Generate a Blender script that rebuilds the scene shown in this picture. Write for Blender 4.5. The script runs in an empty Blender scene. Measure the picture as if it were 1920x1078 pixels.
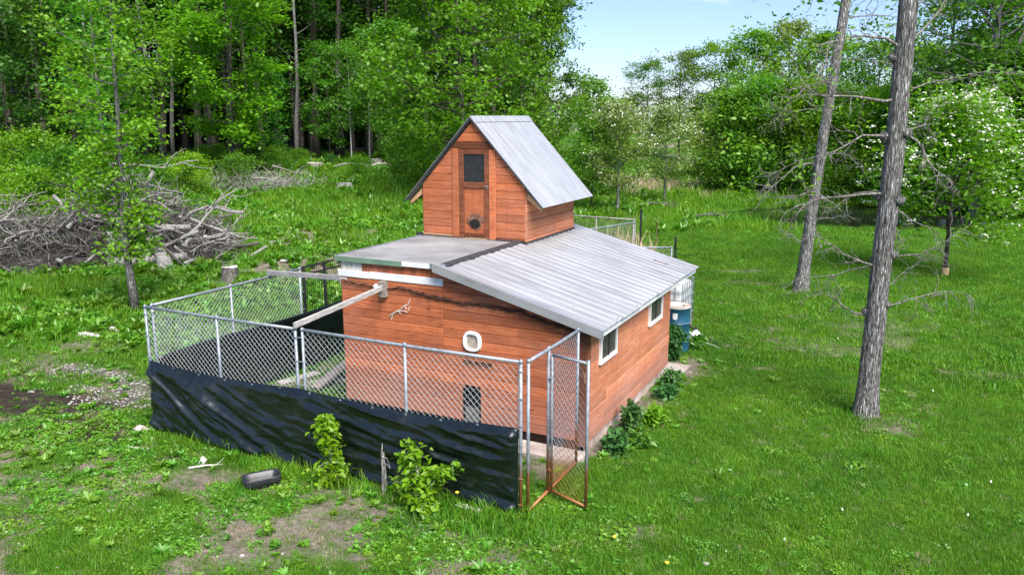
import bpy, bmesh, math, random
import numpy as np
from mathutils import Matrix, Vector

# ------------------------------------------------------------------ camera
SC = bpy.context.scene
COL = SC.collection
cam_d = bpy.data.cameras.new('camera')
cam = bpy.data.objects.new('camera', cam_d)
COL.objects.link(cam)
cam_d.sensor_width = 36.0
cam_d.lens = 28.288
cam_d.clip_start = 0.1
cam_d.clip_end = 3000.0
cam.matrix_world = Matrix(((0.89586865, -0.09246747, 0.43459075, 0.0),
                           (0.44431898, 0.18643973, -0.87625389, 0.0),
                           (0.0, 0.97810531, 0.20811056, 4.5),
                           (0, 0, 0, 1)))
SC.camera = cam

# ------------------------------------------------------------------ sky, sun, exposure
SUN_EL = math.radians(52)
SUN_AZ = math.atan2(0.80, -0.60)          # clockwise from +Y
world = bpy.data.worlds.new('World')
SC.world = world
world.use_nodes = True
wn = world.node_tree
for n in list(wn.nodes):
    wn.nodes.remove(n)
w_out = wn.nodes.new('ShaderNodeOutputWorld')
w_bg = wn.nodes.new('ShaderNodeBackground')
w_bg.inputs['Strength'].default_value = 0.060
sky = wn.nodes.new('ShaderNodeTexSky')
sky.sky_type = 'NISHITA'
sky.sun_disc = False
sky.sun_elevation = SUN_EL
sky.sun_rotation = SUN_AZ
sky.altitude = 100
sky.air_density = 1.0
sky.dust_density = 0.7
sky.ozone_density = 4.0
# scattered soft clouds over the whole dome
tc = wn.nodes.new('ShaderNodeTexCoord')
mp = wn.nodes.new('ShaderNodeMapping')
mp.inputs['Scale'].default_value = (1.0, 1.0, 2.4)
mp.inputs['Location'].default_value = (3.1, 2.2, 0.8)
cn = wn.nodes.new('ShaderNodeTexNoise')
cn.inputs['Scale'].default_value = 2.3
cn.inputs['Detail'].default_value = 8
cn.inputs['Roughness'].default_value = 0.52
cr = wn.nodes.new('ShaderNodeValToRGB')
cr.color_ramp.elements[0].position = 0.61
cr.color_ramp.elements[1].position = 0.74
cm = wn.nodes.new('ShaderNodeMix')
cm.data_type = 'RGBA'
cm.inputs[7].default_value = (8.5, 8.7, 9.0, 1)
wn.links.new(tc.outputs['Generated'], mp.inputs['Vector'])
wn.links.new(mp.outputs['Vector'], cn.inputs['Vector'])
wn.links.new(cn.outputs['Fac'], cr.inputs['Fac'])
wn.links.new(cr.outputs['Color'], cm.inputs[0])
tn = wn.nodes.new('ShaderNodeMix'); tn.data_type = 'RGBA'; tn.blend_type = 'MULTIPLY'; tn.inputs[0].default_value = 1.0
tn.inputs[7].default_value = (.93, .93, 1.14, 1)
wn.links.new(sky.outputs['Color'], tn.inputs[6])
wn.links.new(tn.outputs[2], cm.inputs[6])
wn.links.new(cm.outputs[2], w_bg.inputs['Color'])
wn.links.new(w_bg.outputs['Background'], w_out.inputs['Surface'])

sun_d = bpy.data.lights.new('sun', 'SUN')
sun_d.energy = 3.0
sun_d.angle = math.radians(40)
sun_d.color = (1.0, 0.95, 0.87)
sun = bpy.data.objects.new('sun', sun_d)
COL.objects.link(sun)
sd = Vector((math.sin(SUN_AZ) * math.cos(SUN_EL), math.cos(SUN_AZ) * math.cos(SUN_EL), math.sin(SUN_EL)))
sun.location = sd * 60
sun.rotation_euler = sd.to_track_quat('Z', 'Y').to_euler()

SC.view_settings.view_transform = 'Standard'
SC.view_settings.look = 'None'
SC.view_settings.gamma = 1.0
SC.view_settings.exposure = 1.68
SC.render.engine = 'CYCLES'
SC.cycles.max_bounces = 8
SC.cycles.diffuse_bounces = 4
SC.cycles.transmission_bounces = 4
SC.cycles.transparent_max_bounces = 6
SC.cycles.use_denoising = True

rng = np.random.default_rng(7)
random.seed(7)
R3 = Matrix.Identity(3)
WM = {}

# ------------------------------------------------------------------ helpers
def tag(o, label=None, cat=None, group=None, kind=None):
    if label: o['label'] = label
    if cat: o['category'] = cat
    if group: o['group'] = group
    if kind: o['kind'] = kind
    return o

def T(x, y=None, z=None):
    if y is None: x, y, z = x
    return Matrix.Translation((x, y, z))

def put(o, parent=None, world=None):
    COL.objects.link(o)
    if world is None: world = Matrix.Identity(4)
    if parent is not None:
        o.parent = parent
        o.matrix_basis = WM[parent.name].inverted() @ world
    else:
        o.matrix_basis = world
    WM[o.name] = world.copy()
    return o

def empty(name, loc, rz=0.0):
    o = bpy.data.objects.new(name, None)
    o.empty_display_size = 0.2
    return put(o, None, T(*loc) @ Matrix.Rotation(rz, 4, 'Z'))

def mobj(name, me, m=None, parent=None, world=None):
    if m is not None and len(me.materials) == 0: me.materials.append(m)
    return put(bpy.data.objects.new(name, me), parent, world)

def mesh_np(name, v, f, smooth=False):
    """v (n,3); f (m,k) index array of one polygon size, or a list of such arrays"""
    fl = f if isinstance(f, list) else [f]
    me = bpy.data.meshes.new(name)
    v = np.asarray(v, dtype=np.float32)
    me.vertices.add(len(v)); me.vertices.foreach_set('co', v.ravel())
    tot = sum(a.size for a in fl); npol = sum(len(a) for a in fl)
    me.loops.add(tot); me.polygons.add(npol)
    me.loops.foreach_set('vertex_index', np.concatenate([a.ravel() for a in fl]).astype(np.int32))
    sizes = np.concatenate([np.full(len(a), a.shape[1]) for a in fl])
    st = np.concatenate([[0], np.cumsum(sizes)[:-1]]).astype(np.int32)
    me.polygons.foreach_set('loop_start', st)
    if smooth: me.polygons.foreach_set('use_smooth', np.ones(npol, dtype=bool))
    me.update(calc_edges=True)
    return me

class MB:
    """collects simple shapes into one mesh"""
    def __init__(s): s.v = []; s.f = []
    def add(s, vs, fs):
        n = len(s.v); s.v += [tuple(p) for p in vs]; s.f += [tuple(i + n for i in q) for q in fs]
    def box(s, a, b):
        x0, y0, z0 = a; x1, y1, z1 = b
        s.add([(x0,y0,z0),(x1,y0,z0),(x1,y1,z0),(x0,y1,z0),(x0,y0,z1),(x1,y0,z1),(x1,y1,z1),(x0,y1,z1)],
              [(0,3,2,1),(4,5,6,7),(0,1,5,4),(1,2,6,5),(2,3,7,6),(3,0,4,7)])
    def tube(s, pts, rad, n=6, cap=True):
        pts = [Vector(p) for p in pts]
        if not hasattr(rad, '__len__'): rad = [rad] * len(pts)
        base = len(s.v); ref = None
        for i, p in enumerate(pts):
            d = (pts[min(i+1, len(pts)-1)] - pts[max(i-1, 0)])
            if d.length < 1e-9: d = Vector((0,0,1))
            d.normalize()
            if ref is None:
                ref = d.cross(Vector((0.13, 0.21, 1)) if abs(d.z) < .95 else Vector((1, 0.1, 0))).normalized()
            ref = (ref - d * ref.dot(d)).normalized()
            w = d.cross(ref)
            for k in range(n):
                a = 2 * math.pi * k / n
                q = p + (ref * math.cos(a) + w * math.sin(a)) * rad[i]
                s.v.append(tuple(q))
        for i in range(len(pts) - 1):
            for k in range(n):
                a = base + i*n + k; b = base + i*n + (k+1) % n
                s.f.append((a, b, b + n, a + n))
        if cap:
            s.f.append(tuple(base + k for k in reversed(range(n))))
            e = base + (len(pts)-1) * n
            s.f.append(tuple(e + k for k in range(n)))
    def lathe(s, prof, n=24, c=(0,0,0)):
        base = len(s.v)
        for r, z in prof:
            for k in range(n):
                a = 2*math.pi*k/n
                s.v.append((c[0] + r*math.cos(a), c[1] + r*math.sin(a), c[2] + z))
        for i in range(len(prof)-1):
            for k in range(n):
                a = base+i*n+k; b = base+i*n+(k+1) % n
                s.f.append((a, b, b+n, a+n))
        s.f.append(tuple(base+k for k in reversed(range(n))))
        s.f.append(tuple(base+(len(prof)-1)*n+k for k in range(n)))
    def mesh(s, name, smooth=False):
        me = bpy.data.meshes.new(name); me.from_pydata(s.v, [], s.f); me.update()
        if smooth: me.polygons.foreach_set('use_smooth', np.ones(len(me.polygons), dtype=bool))
        return me
    def build(s, name, m, parent=None, world=None, smooth=False):
        return mobj(name, s.mesh(name, smooth), m, parent, world)

def hash2(ix, iy, seed):
    h = (ix.astype(np.int64) * 374761393 + iy.astype(np.int64) * 668265263 + seed * 974711) & 0x7fffffff
    h = ((h ^ (h >> 13)) * 1274126177) & 0x7fffffff
    return ((h ^ (h >> 16)) & 0xffff) / 65535.0

def vnoise(x, y, seed=0):
    x = np.asarray(x, float); y = np.asarray(y, float)
    ix = np.floor(x); iy = np.floor(y); fx = x - ix; fy = y - iy
    fx = fx*fx*(3-2*fx); fy = fy*fy*(3-2*fy)
    a = hash2(ix, iy, seed); b = hash2(ix+1, iy, seed); c = hash2(ix, iy+1, seed); d = hash2(ix+1, iy+1, seed)
    return (a*(1-fx)+b*fx)*(1-fy) + (c*(1-fx)+d*fx)*fy

def fbm(x, y, seed=0, o=4):
    s = 0; a = 0.5; t = 0
    for i in range(o):
        s = s + a*vnoise(x*2**i, y*2**i, seed+i*17); t += a; a *= 0.5
    return s / t

def ss(a, b, x):
    t = np.clip((np.asarray(x, float) - a) / (b - a), 0, 1)
    return t*t*(3-2*t)

# ------------------------------------------------------------------ terrain shape
PC = (-2.2, 40.6)
def pond_e(x, y):
    u = (x-PC[0])*.896 + (y-PC[1])*.444; v = -(x-PC[0])*.444 + (y-PC[1])*.896
    return np.sqrt((u/6.6)**2 + (v/4.4)**2)

def terr(x, y):
    x = np.asarray(x, float); y = np.asarray(y, float)
    d = np.hypot(x, y)
    z = 1.35*ss(30, 66, d)*ss(-11, -28, x)
    z = z - 0.95*(1-ss(0.62, 1.12, pond_e(x, y)))
    far = ss(14, 26, d)
    z = z + (fbm(x*.35, y*.35, 3, 3)-.5)*0.20*far + (fbm(x*1.1, y*1.1, 5, 2)-.5)*0.05*ss(6, 14, d)*ss(11, 14, np.hypot(x+5.6, y-10.6)*1.6)
    return z

def tz(x, y): return float(terr(np.array([x]), np.array([y]))[0])

# ------------------------------------------------------------------ materials
def newmat(name):
    m = bpy.data.materials.new(name); m.use_nodes = True
    nt = m.node_tree
    return m, nt, nt.nodes['Principled BSDF']

def N(nt, t, **kw):
    n = nt.nodes.new(t)
    for k, v in kw.items(): setattr(n, k, v)
    return n

def noise(nt, vec, scale, detail=4, rough=.55, dist=0.0):
    n = N(nt, 'ShaderNodeTexNoise')
    n.inputs['Scale'].default_value = scale; n.inputs['Detail'].default_value = detail
    n.inputs['Roughness'].default_value = rough; n.inputs['Distortion'].default_value = dist
    if vec is not None: nt.links.new(vec, n.inputs['Vector'])
    return n.outputs['Fac']

def ramp(nt, fac, stops, interp='LINEAR'):
    n = N(nt, 'ShaderNodeValToRGB'); r = n.color_ramp; r.interpolation = interp
    while len(r.elements) < len(stops): r.elements.new(0.5)
    for e, (p, c) in zip(r.elements, stops):
        e.position = p; e.color = (*c, 1) if len(c) == 3 else c
    nt.links.new(fac, n.inputs['Fac'])
    return n.outputs['Color']

def mix(nt, fac, a, b, blend='MIX'):
    n = N(nt, 'ShaderNodeMix', data_type='RGBA', blend_type=blend)
    for sock, v in ((n.inputs[0], fac), (n.inputs[6], a), (n.inputs[7], b)):
        if hasattr(v, 'is_linked') or isinstance(v, bpy.types.NodeSocket): nt.links.new(v, sock)
        elif isinstance(v, (int, float)): sock.default_value = v
        else: sock.default_value = (*v, 1)
    return n.outputs[2]

def math_n(nt, op, a, b=None):
    n = N(nt, 'ShaderNodeMath', operation=op)
    for s, v in ((n.inputs[0], a), (n.inputs[1], b)):
        if v is None: continue
        if isinstance(v, (int, float)): s.default_value = v
        else: nt.links.new(v, s)
    return n.outputs[0]

def coords(nt, kind='Object', scale=(1,1,1), rnd=True):
    tcn = N(nt, 'ShaderNodeTexCoord'); v = tcn.outputs[kind]
    if rnd:
        oi = N(nt, 'ShaderNodeObjectInfo')
        c = N(nt, 'ShaderNodeVectorMath', operation='MULTIPLY_ADD')
        cb = N(nt, 'ShaderNodeCombineXYZ')
        for i in range(3): nt.links.new(oi.outputs['Random'], cb.inputs[i])
        nt.links.new(cb.outputs[0], c.inputs[0]); c.inputs[1].default_value = (37.0, 91.0, 53.0)
        nt.links.new(v, c.inputs[2]); v = c.outputs[0]
    mpn = N(nt, 'ShaderNodeMapping'); mpn.inputs['Scale'].default_value = scale
    nt.links.new(v, mpn.inputs['Vector'])
    return mpn.outputs['Vector']

def wpos(nt, scale=(1,1,1)):
    g = N(nt, 'ShaderNodeNewGeometry')
    mpn = N(nt, 'ShaderNodeMapping'); mpn.inputs['Scale'].default_value = scale
    nt.links.new(g.outputs['Position'], mpn.inputs['Vector'])
    return mpn.outputs['Vector']

def bump(nt, bsdf, h, strength=.3, dist=.01):
    b = N(nt, 'ShaderNodeBump'); b.inputs['Strength'].default_value = strength; b.inputs['Distance'].default_value = dist
    nt.links.new(h, b.inputs['Height']); nt.links.new(b.outputs['Normal'], bsdf.inputs['Normal'])

def objrand(nt): return N(nt, 'ShaderNodeObjectInfo').outputs['Random']

def m_plain(name, stops, scale=6, rough=.7, metal=0.0, bstr=.2, kind='Object', sc=(1,1,1), spec=.4, detail=5):
    m, nt, b = newmat(name)
    v = coords(nt, kind, sc)
    f = noise(nt, v, scale, detail)
    nt.links.new(ramp(nt, f, stops), b.inputs['Base Color'])
    b.inputs['Roughness'].default_value = rough; b.inputs['Metallic'].default_value = metal
    b.inputs['Specular IOR Level'].default_value = spec
    if bstr: bump(nt, b, f, bstr)
    return m

def m_board(name, dark, mid, light, wear=.25, fade=None):
    """stained board: grain along local X, knots, board to board variation, weathered streaks"""
    m, nt, b = newmat(name)
    v = coords(nt, 'Object', (1, 1, 1))
    g = coords(nt, 'Object', (1.3, 16, 22))
    grain = noise(nt, g, 3.0, 6, .62, .6)
    big = noise(nt, coords(nt, 'Object', (1.2, 3, 3)), 2.0, 3, .5)
    c = ramp(nt, grain, [(.30, dark), (.52, mid), (.75, light)])
    r = objrand(nt)
    hv = N(nt, 'ShaderNodeHueSaturation')
    nt.links.new(c, hv.inputs['Color'])
    mr = N(nt, 'ShaderNodeMapRange'); mr.inputs[3].default_value = .74; mr.inputs[4].default_value = 1.22
    nt.links.new(r, mr.inputs[0]); nt.links.new(mr.outputs[0], hv.inputs['Value'])
    c = mix(nt, math_n(nt, 'MULTIPLY', ramp(nt, big, [(.42, (0,0,0)), (.68, (1,1,1))]), .40), hv.outputs['Color'], dark)
    # wall-wide weathering in world space: greyed, pinkish faded patches
    wv = wpos(nt, (1, 1, 1.4))
    we = ramp(nt, noise(nt, wv, 1.1, 5, .6), [(.45, (0,0,0)), (.72, (1,1,1))])
    c = mix(nt, math_n(nt, 'MULTIPLY', we, wear), c, fade or (.33, .19, .15))
    # splash-back fading near the foot of the wall
    sp = N(nt, 'ShaderNodeSeparateXYZ'); nt.links.new(N(nt, 'ShaderNodeNewGeometry').outputs['Position'], sp.inputs[0])
    lowf = ramp(nt, math_n(nt, 'ADD', sp.outputs[2], math_n(nt, 'MULTIPLY', noise(nt, wpos(nt), 1.3, 4), .5)), [(.55, (1,1,1)), (1.0, (0,0,0))])
    c = mix(nt, math_n(nt, 'MULTIPLY', lowf, .5), c, (.30, .165, .135))
    # vertical run-off streaks
    st = ramp(nt, noise(nt, wpos(nt, (9, 9, .55)), 1.6, 4, .6), [(.56, (0,0,0)), (.72, (1,1,1))])
    c = mix(nt, math_n(nt, 'MULTIPLY', st, .28), c, tuple(k*.45 for k in dark))
    # knots
    vo = N(nt, 'ShaderNodeTexVoronoi', feature='F1'); vo.inputs['Scale'].default_value = 1.0
    nt.links.new(coords(nt, 'Object', (1.5, 4, 5)), vo.inputs['Vector'])
    kn = ramp(nt, vo.outputs['Distance'], [(.03, (1,1,1)), (.10, (0,0,0))])
    c = mix(nt, math_n(nt, 'MULTIPLY', kn, .7), c, tuple(k*.35 for k in dark))
    # chipped pale flecks
    fl = ramp(nt, noise(nt, coords(nt, 'Object', (3, 20, 24)), 4.0, 4, .7), [(.70, (0,0,0)), (.76, (1,1,1))])
    c = mix(nt, math_n(nt, 'MULTIPLY', fl, .35), c, (.62, .36, .24))
    nt.links.new(c, b.inputs['Base Color'])
    b.inputs['Roughness'].default_value = .72; b.inputs['Specular IOR Level'].default_value = .25
    bump(nt, b, grain, .35, .004)
    return m

def m_leaf(name, c1, c2, trans=.38, hue=.03, val=.25, nscale=.35, gloss=.025, blossom=None):
    m, nt, b = newmat(name)
    nt.nodes.remove(b)
    out = nt.nodes['Material Output']
    f = noise(nt, wpos(nt), nscale, 3, .6)
    f2 = noise(nt, wpos(nt), 9.0, 2, .5)
    c = mix(nt, ramp(nt, f, [(.32, (0,0,0)), (.68, (1,1,1))]), c1, c2)
    c = mix(nt, math_n(nt, 'MULTIPLY', f2, .5), c, tuple(k*1.5 for k in c2))
    hs = N(nt, 'ShaderNodeHueSaturation'); r = objrand(nt)
    a = N(nt, 'ShaderNodeMapRange'); a.inputs[3].default_value = .5-hue; a.inputs[4].default_value = .5+hue
    nt.links.new(r, a.inputs[0]); nt.links.new(a.outputs[0], hs.inputs['Hue'])
    r2 = math_n(nt, 'FRACT', math_n(nt, 'MULTIPLY', r, 7.31))
    a2 = N(nt, 'ShaderNodeMapRange'); a2.inputs[3].default_value = 1-val; a2.inputs[4].default_value = 1+val
    nt.links.new(r2, a2.inputs[0]); nt.links.new(a2.outputs[0], hs.inputs['Value'])
    nt.links.new(c, hs.inputs['Color'])
    col = hs.outputs['Color']
    d = N(nt, 'ShaderNodeBsdfDiffuse'); t = N(nt, 'ShaderNodeBsdfTranslucent'); g = N(nt, 'ShaderNodeBsdfGlossy')
    g.inputs['Roughness'].default_value = .45
    tcol = mix(nt, 1.0, col, (1.15, 1.2, .55), 'MULTIPLY')
    nt.links.new(col, d.inputs['Color']); nt.links.new(tcol, t.inputs['Color'])
    ms = N(nt, 'ShaderNodeMixShader'); ms.inputs[0].default_value = trans
    nt.links.new(d.outputs[0], ms.inputs[1]); nt.links.new(t.outputs[0], ms.inputs[2])
    ms2 = N(nt, 'ShaderNodeMixShader'); ms2.inputs[0].default_value = gloss
    nt.links.new(ms.outputs[0], ms2.inputs[1]); nt.links.new(g.outputs[0], ms2.inputs[2])
    nt.links.new(ms2.outputs[0], out.inputs['Surface'])
    return m

M = {}
M['board'] = m_board('stained siding', (.26,.070,.027), (.48,.140,.054), (.59,.215,.095), .34)
M['board_side'] = m_board('sunlit side siding', (.34,.112,.055), (.53,.20,.10), (.62,.275,.155), .34, (.54,.31,.235))  # paler than the front boards: stronger light on this side put into the colour
M['board_cup'] = m_board('cupola siding', (.26,.070,.027), (.48,.140,.053), (.59,.215,.093), .22)
M['trim'] = m_board('brown trim', (.075,.024,.011), (.17,.054,.023), (.25,.088,.038), .12)
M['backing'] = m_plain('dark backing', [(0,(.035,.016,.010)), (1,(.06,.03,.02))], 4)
M['bare'] = m_board('bare lumber', (.38,.20,.09), (.55,.33,.17), (.66,.43,.25), .1)
M['grey_wood'] = m_plain('weathered grey lumber', [(.25,(.17,.155,.14)), (.5,(.34,.32,.295)), (.75,(.50,.48,.45))], 5, .85, 0, .5, sc=(1.5,14,14))
M['deck_wood'] = m_plain('old ramp lumber', [(.25,(.10,.085,.07)), (.5,(.22,.19,.16)), (.75,(.34,.30,.26))], 5, .85, 0, .5, sc=(1.5,14,14))
M['white_paint'] = m_plain('white painted trim', [(.3,(.62,.62,.60)), (.7,(.80,.80,.79))], 5, .5)
M['cream_board'] = m_plain('peeling cream board', [(.3,(.42,.37,.29)), (.5,(.66,.62,.54)), (.7,(.74,.71,.65))], 5, .8, sc=(8,8,1.5))
M['green_trim'] = m_plain('green metal trim', [(.3,(.10,.17,.11)), (.7,(.17,.26,.18))], 4, .45)
M['epdm'] = m_plain('grey rubber roofing', [(.25,(.14,.135,.133)), (.5,(.22,.215,.215)), (.75,(.32,.31,.30))], 1.6, .78, 0, .12, detail=8)
M['flashing'] = m_plain('black flashing', [(.3,(.02,.02,.022)), (.7,(.05,.05,.052))], 8, .6)
M['foundation'] = m_plain('pinkish grey skirt', [(.25,(.26,.19,.16)), (.5,(.42,.33,.29)), (.75,(.54,.46,.42))], 7, .9, 0, .5)
M['concrete'] = m_plain('old concrete', [(.25,(.24,.19,.165)), (.5,(.38,.32,.28)), (.75,(.50,.44,.40))], 6, .92, 0, .4)
M['glass'] = m_plain('dark window screen', [(.3,(.030,.028,.028)), (.7,(.075,.068,.066))], 10, .35, 0, .05)
M['screen'] = m_plain('black insect screen', [(.3,(.010,.010,.011)), (.7,(.030,.030,.032))], 30, .5)
M['black'] = m_plain('black plastic', [(.3,(.012,.013,.015)), (.7,(.03,.032,.036))], 6, .35)
M['hole'] = m_plain('dark opening', [(0,(.006,.005,.005)), (1,(.014,.012,.01))], 6, .9)
M['rust'] = m_plain('rusted sheet', [(.25,(.10,.04,.022)), (.5,(.20,.10,.065)), (.75,(.30,.20,.16))], 9, .8, .2)
M['vine'] = m_plain('dead vine', [(.3,(.05,.02,.012)), (.7,(.11,.05,.03))], 8, .9)
M['paletwig'] = m_plain('bleached twig', [(.3,(.45,.40,.36)), (.7,(.66,.62,.58))], 8, .9)
M['blue_drum'] = m_plain('blue drum steel', [(.25,(.008,.05,.09)), (.6,(.014,.085,.14)), (.8,(.03,.12,.18))], 3, .42, 0, .08)
M['plastic_white'] = m_plain('white plastic', [(.3,(.62,.62,.60)), (.7,(.80,.80,.79))], 4, .4)
M['yellow'] = m_plain('dandelion yellow', [(.3,(.75,.50,.02)), (.7,(.85,.62,.05))], 9, .8)
M['stone'] = m_plain('pale stone', [(.25,(.30,.27,.24)), (.5,(.48,.45,.42)), (.75,(.62,.60,.57))], 5, .9, 0, .4)
M['tan_wrap'] = m_plain('tan trunk wrap', [(.3,(.40,.27,.11)), (.7,(.55,.40,.20))], 6, .8)

def m_galv(name, rustz=None):
    m, nt, b = newmat(name)
    f = noise(nt, coords(nt), 14, 4)
    c = ramp(nt, f, [(.3, (.15,.17,.19)), (.7, (.30,.33,.36))])
    if rustz:
        g = N(nt, 'ShaderNodeNewGeometry'); sp = N(nt, 'ShaderNodeSeparateXYZ'); nt.links.new(g.outputs['Position'], sp.inputs[0])
        zz = math_n(nt, 'ADD', sp.outputs[2], math_n(nt, 'MULTIPLY', f, .35))
        k = ramp(nt, zz, [(rustz, (1,1,1)), (min(rustz+.25, 1), (0,0,0))])
        c = mix(nt, k, c, (.33, .13, .045))
        b.inputs['Metallic'].default_value = .25
    else:
        b.inputs['Metallic'].default_value = .35
    nt.links.new(c, b.inputs['Base Color']); b.inputs['Roughness'].default_value = .5
    return m
M['galv'] = m_galv('galvanised pipe')
M['galv_rust'] = m_galv('rusting galvanised pipe', .62)
M['wire'] = m_plain('galvanised wire', [(.3,(.34,.36,.38)), (.7,(.52,.54,.56))], 14, .5, .3, 0)
M['wire_rust'] = m_galv('rusting wire', .55)
M['wire_grey'] = m_plain('old grey wire', [(.3,(.20,.18,.16)), (.7,(.32,.30,.28))], 5, .7, .1)

def m_roof(name, tint=(.365,.365,.368), metal=.42):
    m, nt, b = newmat(name)
    v = coords(nt, 'Object', (1, 1, 1))
    st = noise(nt, coords(nt, 'Object', (.5, 7, 1)), 2.2, 6, .6)
    bl = noise(nt, v, 1.1, 4, .6)
    c = ramp(nt, st, [(.28, tuple(k*.64 for k in tint)), (.5, tint), (.8, tuple(min(k*1.16,.86) for k in tint))])
    c = mix(nt, math_n(nt, 'MULTIPLY', ramp(nt, bl, [(.5,(0,0,0)), (.75,(1,1,1))]), .35), c, (.40,.42,.46))
    dots = ramp(nt, noise(nt, v, 26, 2, .5), [(.77, (0,0,0)), (.80, (1,1,1))])
    c = mix(nt, math_n(nt, 'MULTIPLY', dots, .6), c, (.16,.13,.11))
    nt.links.new(c, b.inputs['Base Color'])
    b.inputs['Metallic'].default_value = metal
    rr = ramp(nt, bl, [(.3,(.30,.30,.30)), (.7,(.46,.46,.46))]); nt.links.new(rr, b.inputs['Roughness'])
    return m
M['roof'] = m_roof('ribbed roof metal')
M['roof_cup'] = m_roof('pale cupola roof metal', (.355,.36,.37), .22)

def m_tarp():
    m, nt, b = newmat('black tarp')
    v = coords(nt, 'Object', (1,1,1), False)
    f = noise(nt, v, 5, 6, .6)
    c = ramp(nt, f, [(.3,(.002,.003,.004)), (.6,(.004,.008,.007)), (.8,(.008,.013,.014))])
    dust = ramp(nt, noise(nt, v, 2.0, 6, .7), [(.55,(0,0,0)), (.8,(1,1,1))])
    c = mix(nt, math_n(nt, 'MULTIPLY', dust, .22), c, (.09,.085,.07))
    nt.links.new(c, b.inputs['Base Color']); b.inputs['Roughness'].default_value = .28
    b.inputs['Specular IOR Level'].default_value = .7
    bump(nt, b, noise(nt, coords(nt, 'Object', (1,1,2.6), False), 7, 5, .6, .5), .35, .02)
    return m
M['tarp'] = m_tarp()

def m_bark(name, c1, c2, c3, sc=(9, 9, 1.3), bs=1.0, s=2.0):
    m, nt, b = newmat(name)
    v = coords(nt, 'Object', sc)
    vo = N(nt, 'ShaderNodeTexVoronoi', feature='DISTANCE_TO_EDGE'); vo.inputs['Scale'].default_value = s*1.2
    wv = N(nt, 'ShaderNodeVectorMath', operation='ADD'); nn = N(nt, 'ShaderNodeTexNoise'); nn.inputs['Scale'].default_value = s*1.1
    nt.links.new(v, nn.inputs['Vector']); nt.links.new(v, wv.inputs[0]); nt.links.new(nn.outputs['Color'], wv.inputs[1])
    nt.links.new(wv.outputs[0], vo.inputs['Vector'])
    f = noise(nt, v, s*1.5, 6, .65, .4)
    h = math_n(nt, 'ADD', math_n(nt, 'MULTIPLY', vo.outputs['Distance'], 1.4), math_n(nt, 'MULTIPLY', f, .6))
    nt.links.new(ramp(nt, h, [(.30, c1), (.48, c2), (.80, c3)]), b.inputs['Base Color'])
    b.inputs['Roughness'].default_value = .95; b.inputs['Specular IOR Level'].default_value = .1
    bump(nt, b, h, bs, .03)
    return m
M['bark'] = m_bark('grey furrowed bark', (.045,.041,.037), (.25,.235,.218), (.58,.565,.54), (17,17,1.5), 1.4)
M['bark_dark'] = m_bark('dark forest bark', (.025,.022,.018), (.075,.064,.053), (.15,.135,.115), (5,5,1), .8)
M['bark_pale'] = m_bark('pale smooth bark', (.30,.28,.25), (.50,.48,.45), (.66,.64,.61), (3,3,5), .3)
M['dead'] = m_bark('bleached deadwood', (.10,.09,.08), (.34,.32,.295), (.60,.575,.54), (14,14,1.6), .8)
M['dead_dark'] = m_bark('grey deadwood', (.035,.031,.027), (.125,.113,.10), (.27,.25,.23), (14,14,1.6), .8)
M['branch'] = m_bark('grey living twig bark', (.07,.062,.055), (.20,.185,.165), (.36,.335,.31), (14,14,1.6), .5)
M['dead_pale'] = m_bark('white sawn deadwood', (.30,.28,.25), (.52,.49,.45), (.72,.70,.66), (10,10,2), .6)

# leaf colours
M['leaf_forest'] = m_leaf('forest leaves', (.026,.098,.010), (.064,.180,.014), .40, .018, .30)
M['leaf_bright'] = m_leaf('young maple leaves', (.090,.235,.008), (.150,.310,.012), .48, .010, .12)
M['leaf_mid'] = m_leaf('mid green leaves', (.056,.180,.010), (.105,.255,.014), .44, .014, .18)
M['leaf_deep'] = m_leaf('deep green leaves', (.036,.128,.012), (.072,.198,.018), .40, .014, .2)
M['leaf_olive'] = m_leaf('olive spring leaves', (.115,.185,.030), (.185,.255,.055), .38, .014, .15)
M['leaf_sap'] = m_leaf('sapling leaves', (.100,.240,.006), (.170,.330,.010), .44, .010, .1, 2.0)
M['leaf_dark'] = m_leaf('dark weed leaves', (.026,.090,.022), (.055,.145,.035), .28, .014, .12, 1.5)
M['petal'] = m_plain('white blossom', [(.3,(.60,.64,.46)), (.7,(.76,.78,.66))], 5, .8, 0, 0)
M['grass'] = m_leaf('lawn grass', (.042,.150,.008), (.122,.262,.012), .42, .022, .32, .8, .02)
M['grass_tall'] = m_leaf('meadow grass', (.068,.195,.008), (.130,.275,.012), .42, .018, .22, .30, .02)
M['weed'] = m_leaf('ground weeds', (.066,.200,.010), (.125,.280,.014), .40, .020, .22, .8, .05)
M['straw'] = m_leaf('dry straw', (.33,.25,.16), (.46,.37,.26), .15, .01, .3, 1.0, .03)
M['reed'] = m_leaf('tan dead reeds', (.36,.27,.17), (.50,.40,.28), .15, .01, .2, .8, .03)

# ================================================================== GROUND
def ell(x, y, cx, cy, a, b, rot=0.0):
    c, s = math.cos(rot), math.sin(rot)
    u = (x-cx)*c + (y-cy)*s; v = -(x-cx)*s + (y-cy)*c
    return np.sqrt((u/a)**2 + (v/b)**2)

def f_soil(x, y):
    e = np.minimum(ell(x, y, -12.4, 7.5, 2.6, .8, .05), ell(x, y, -10.4, 7.1, 1.3, .6, .2))
    return 1 - ss(.55, 1.15, e + (fbm(x*1.6, y*1.6, 21, 3)-.5)*1.1)

def f_gravel(x, y):
    e = np.minimum(ell(x, y, -11.3, 8.8, 1.7, .85, .3), ell(x, y, -12.9, 9.0, 1.6, .4, .1))
    return .9*(1 - ss(.35, 1.15, e + (fbm(x*2.4, y*2.4, 31, 3)-.5)*1.7))

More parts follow.
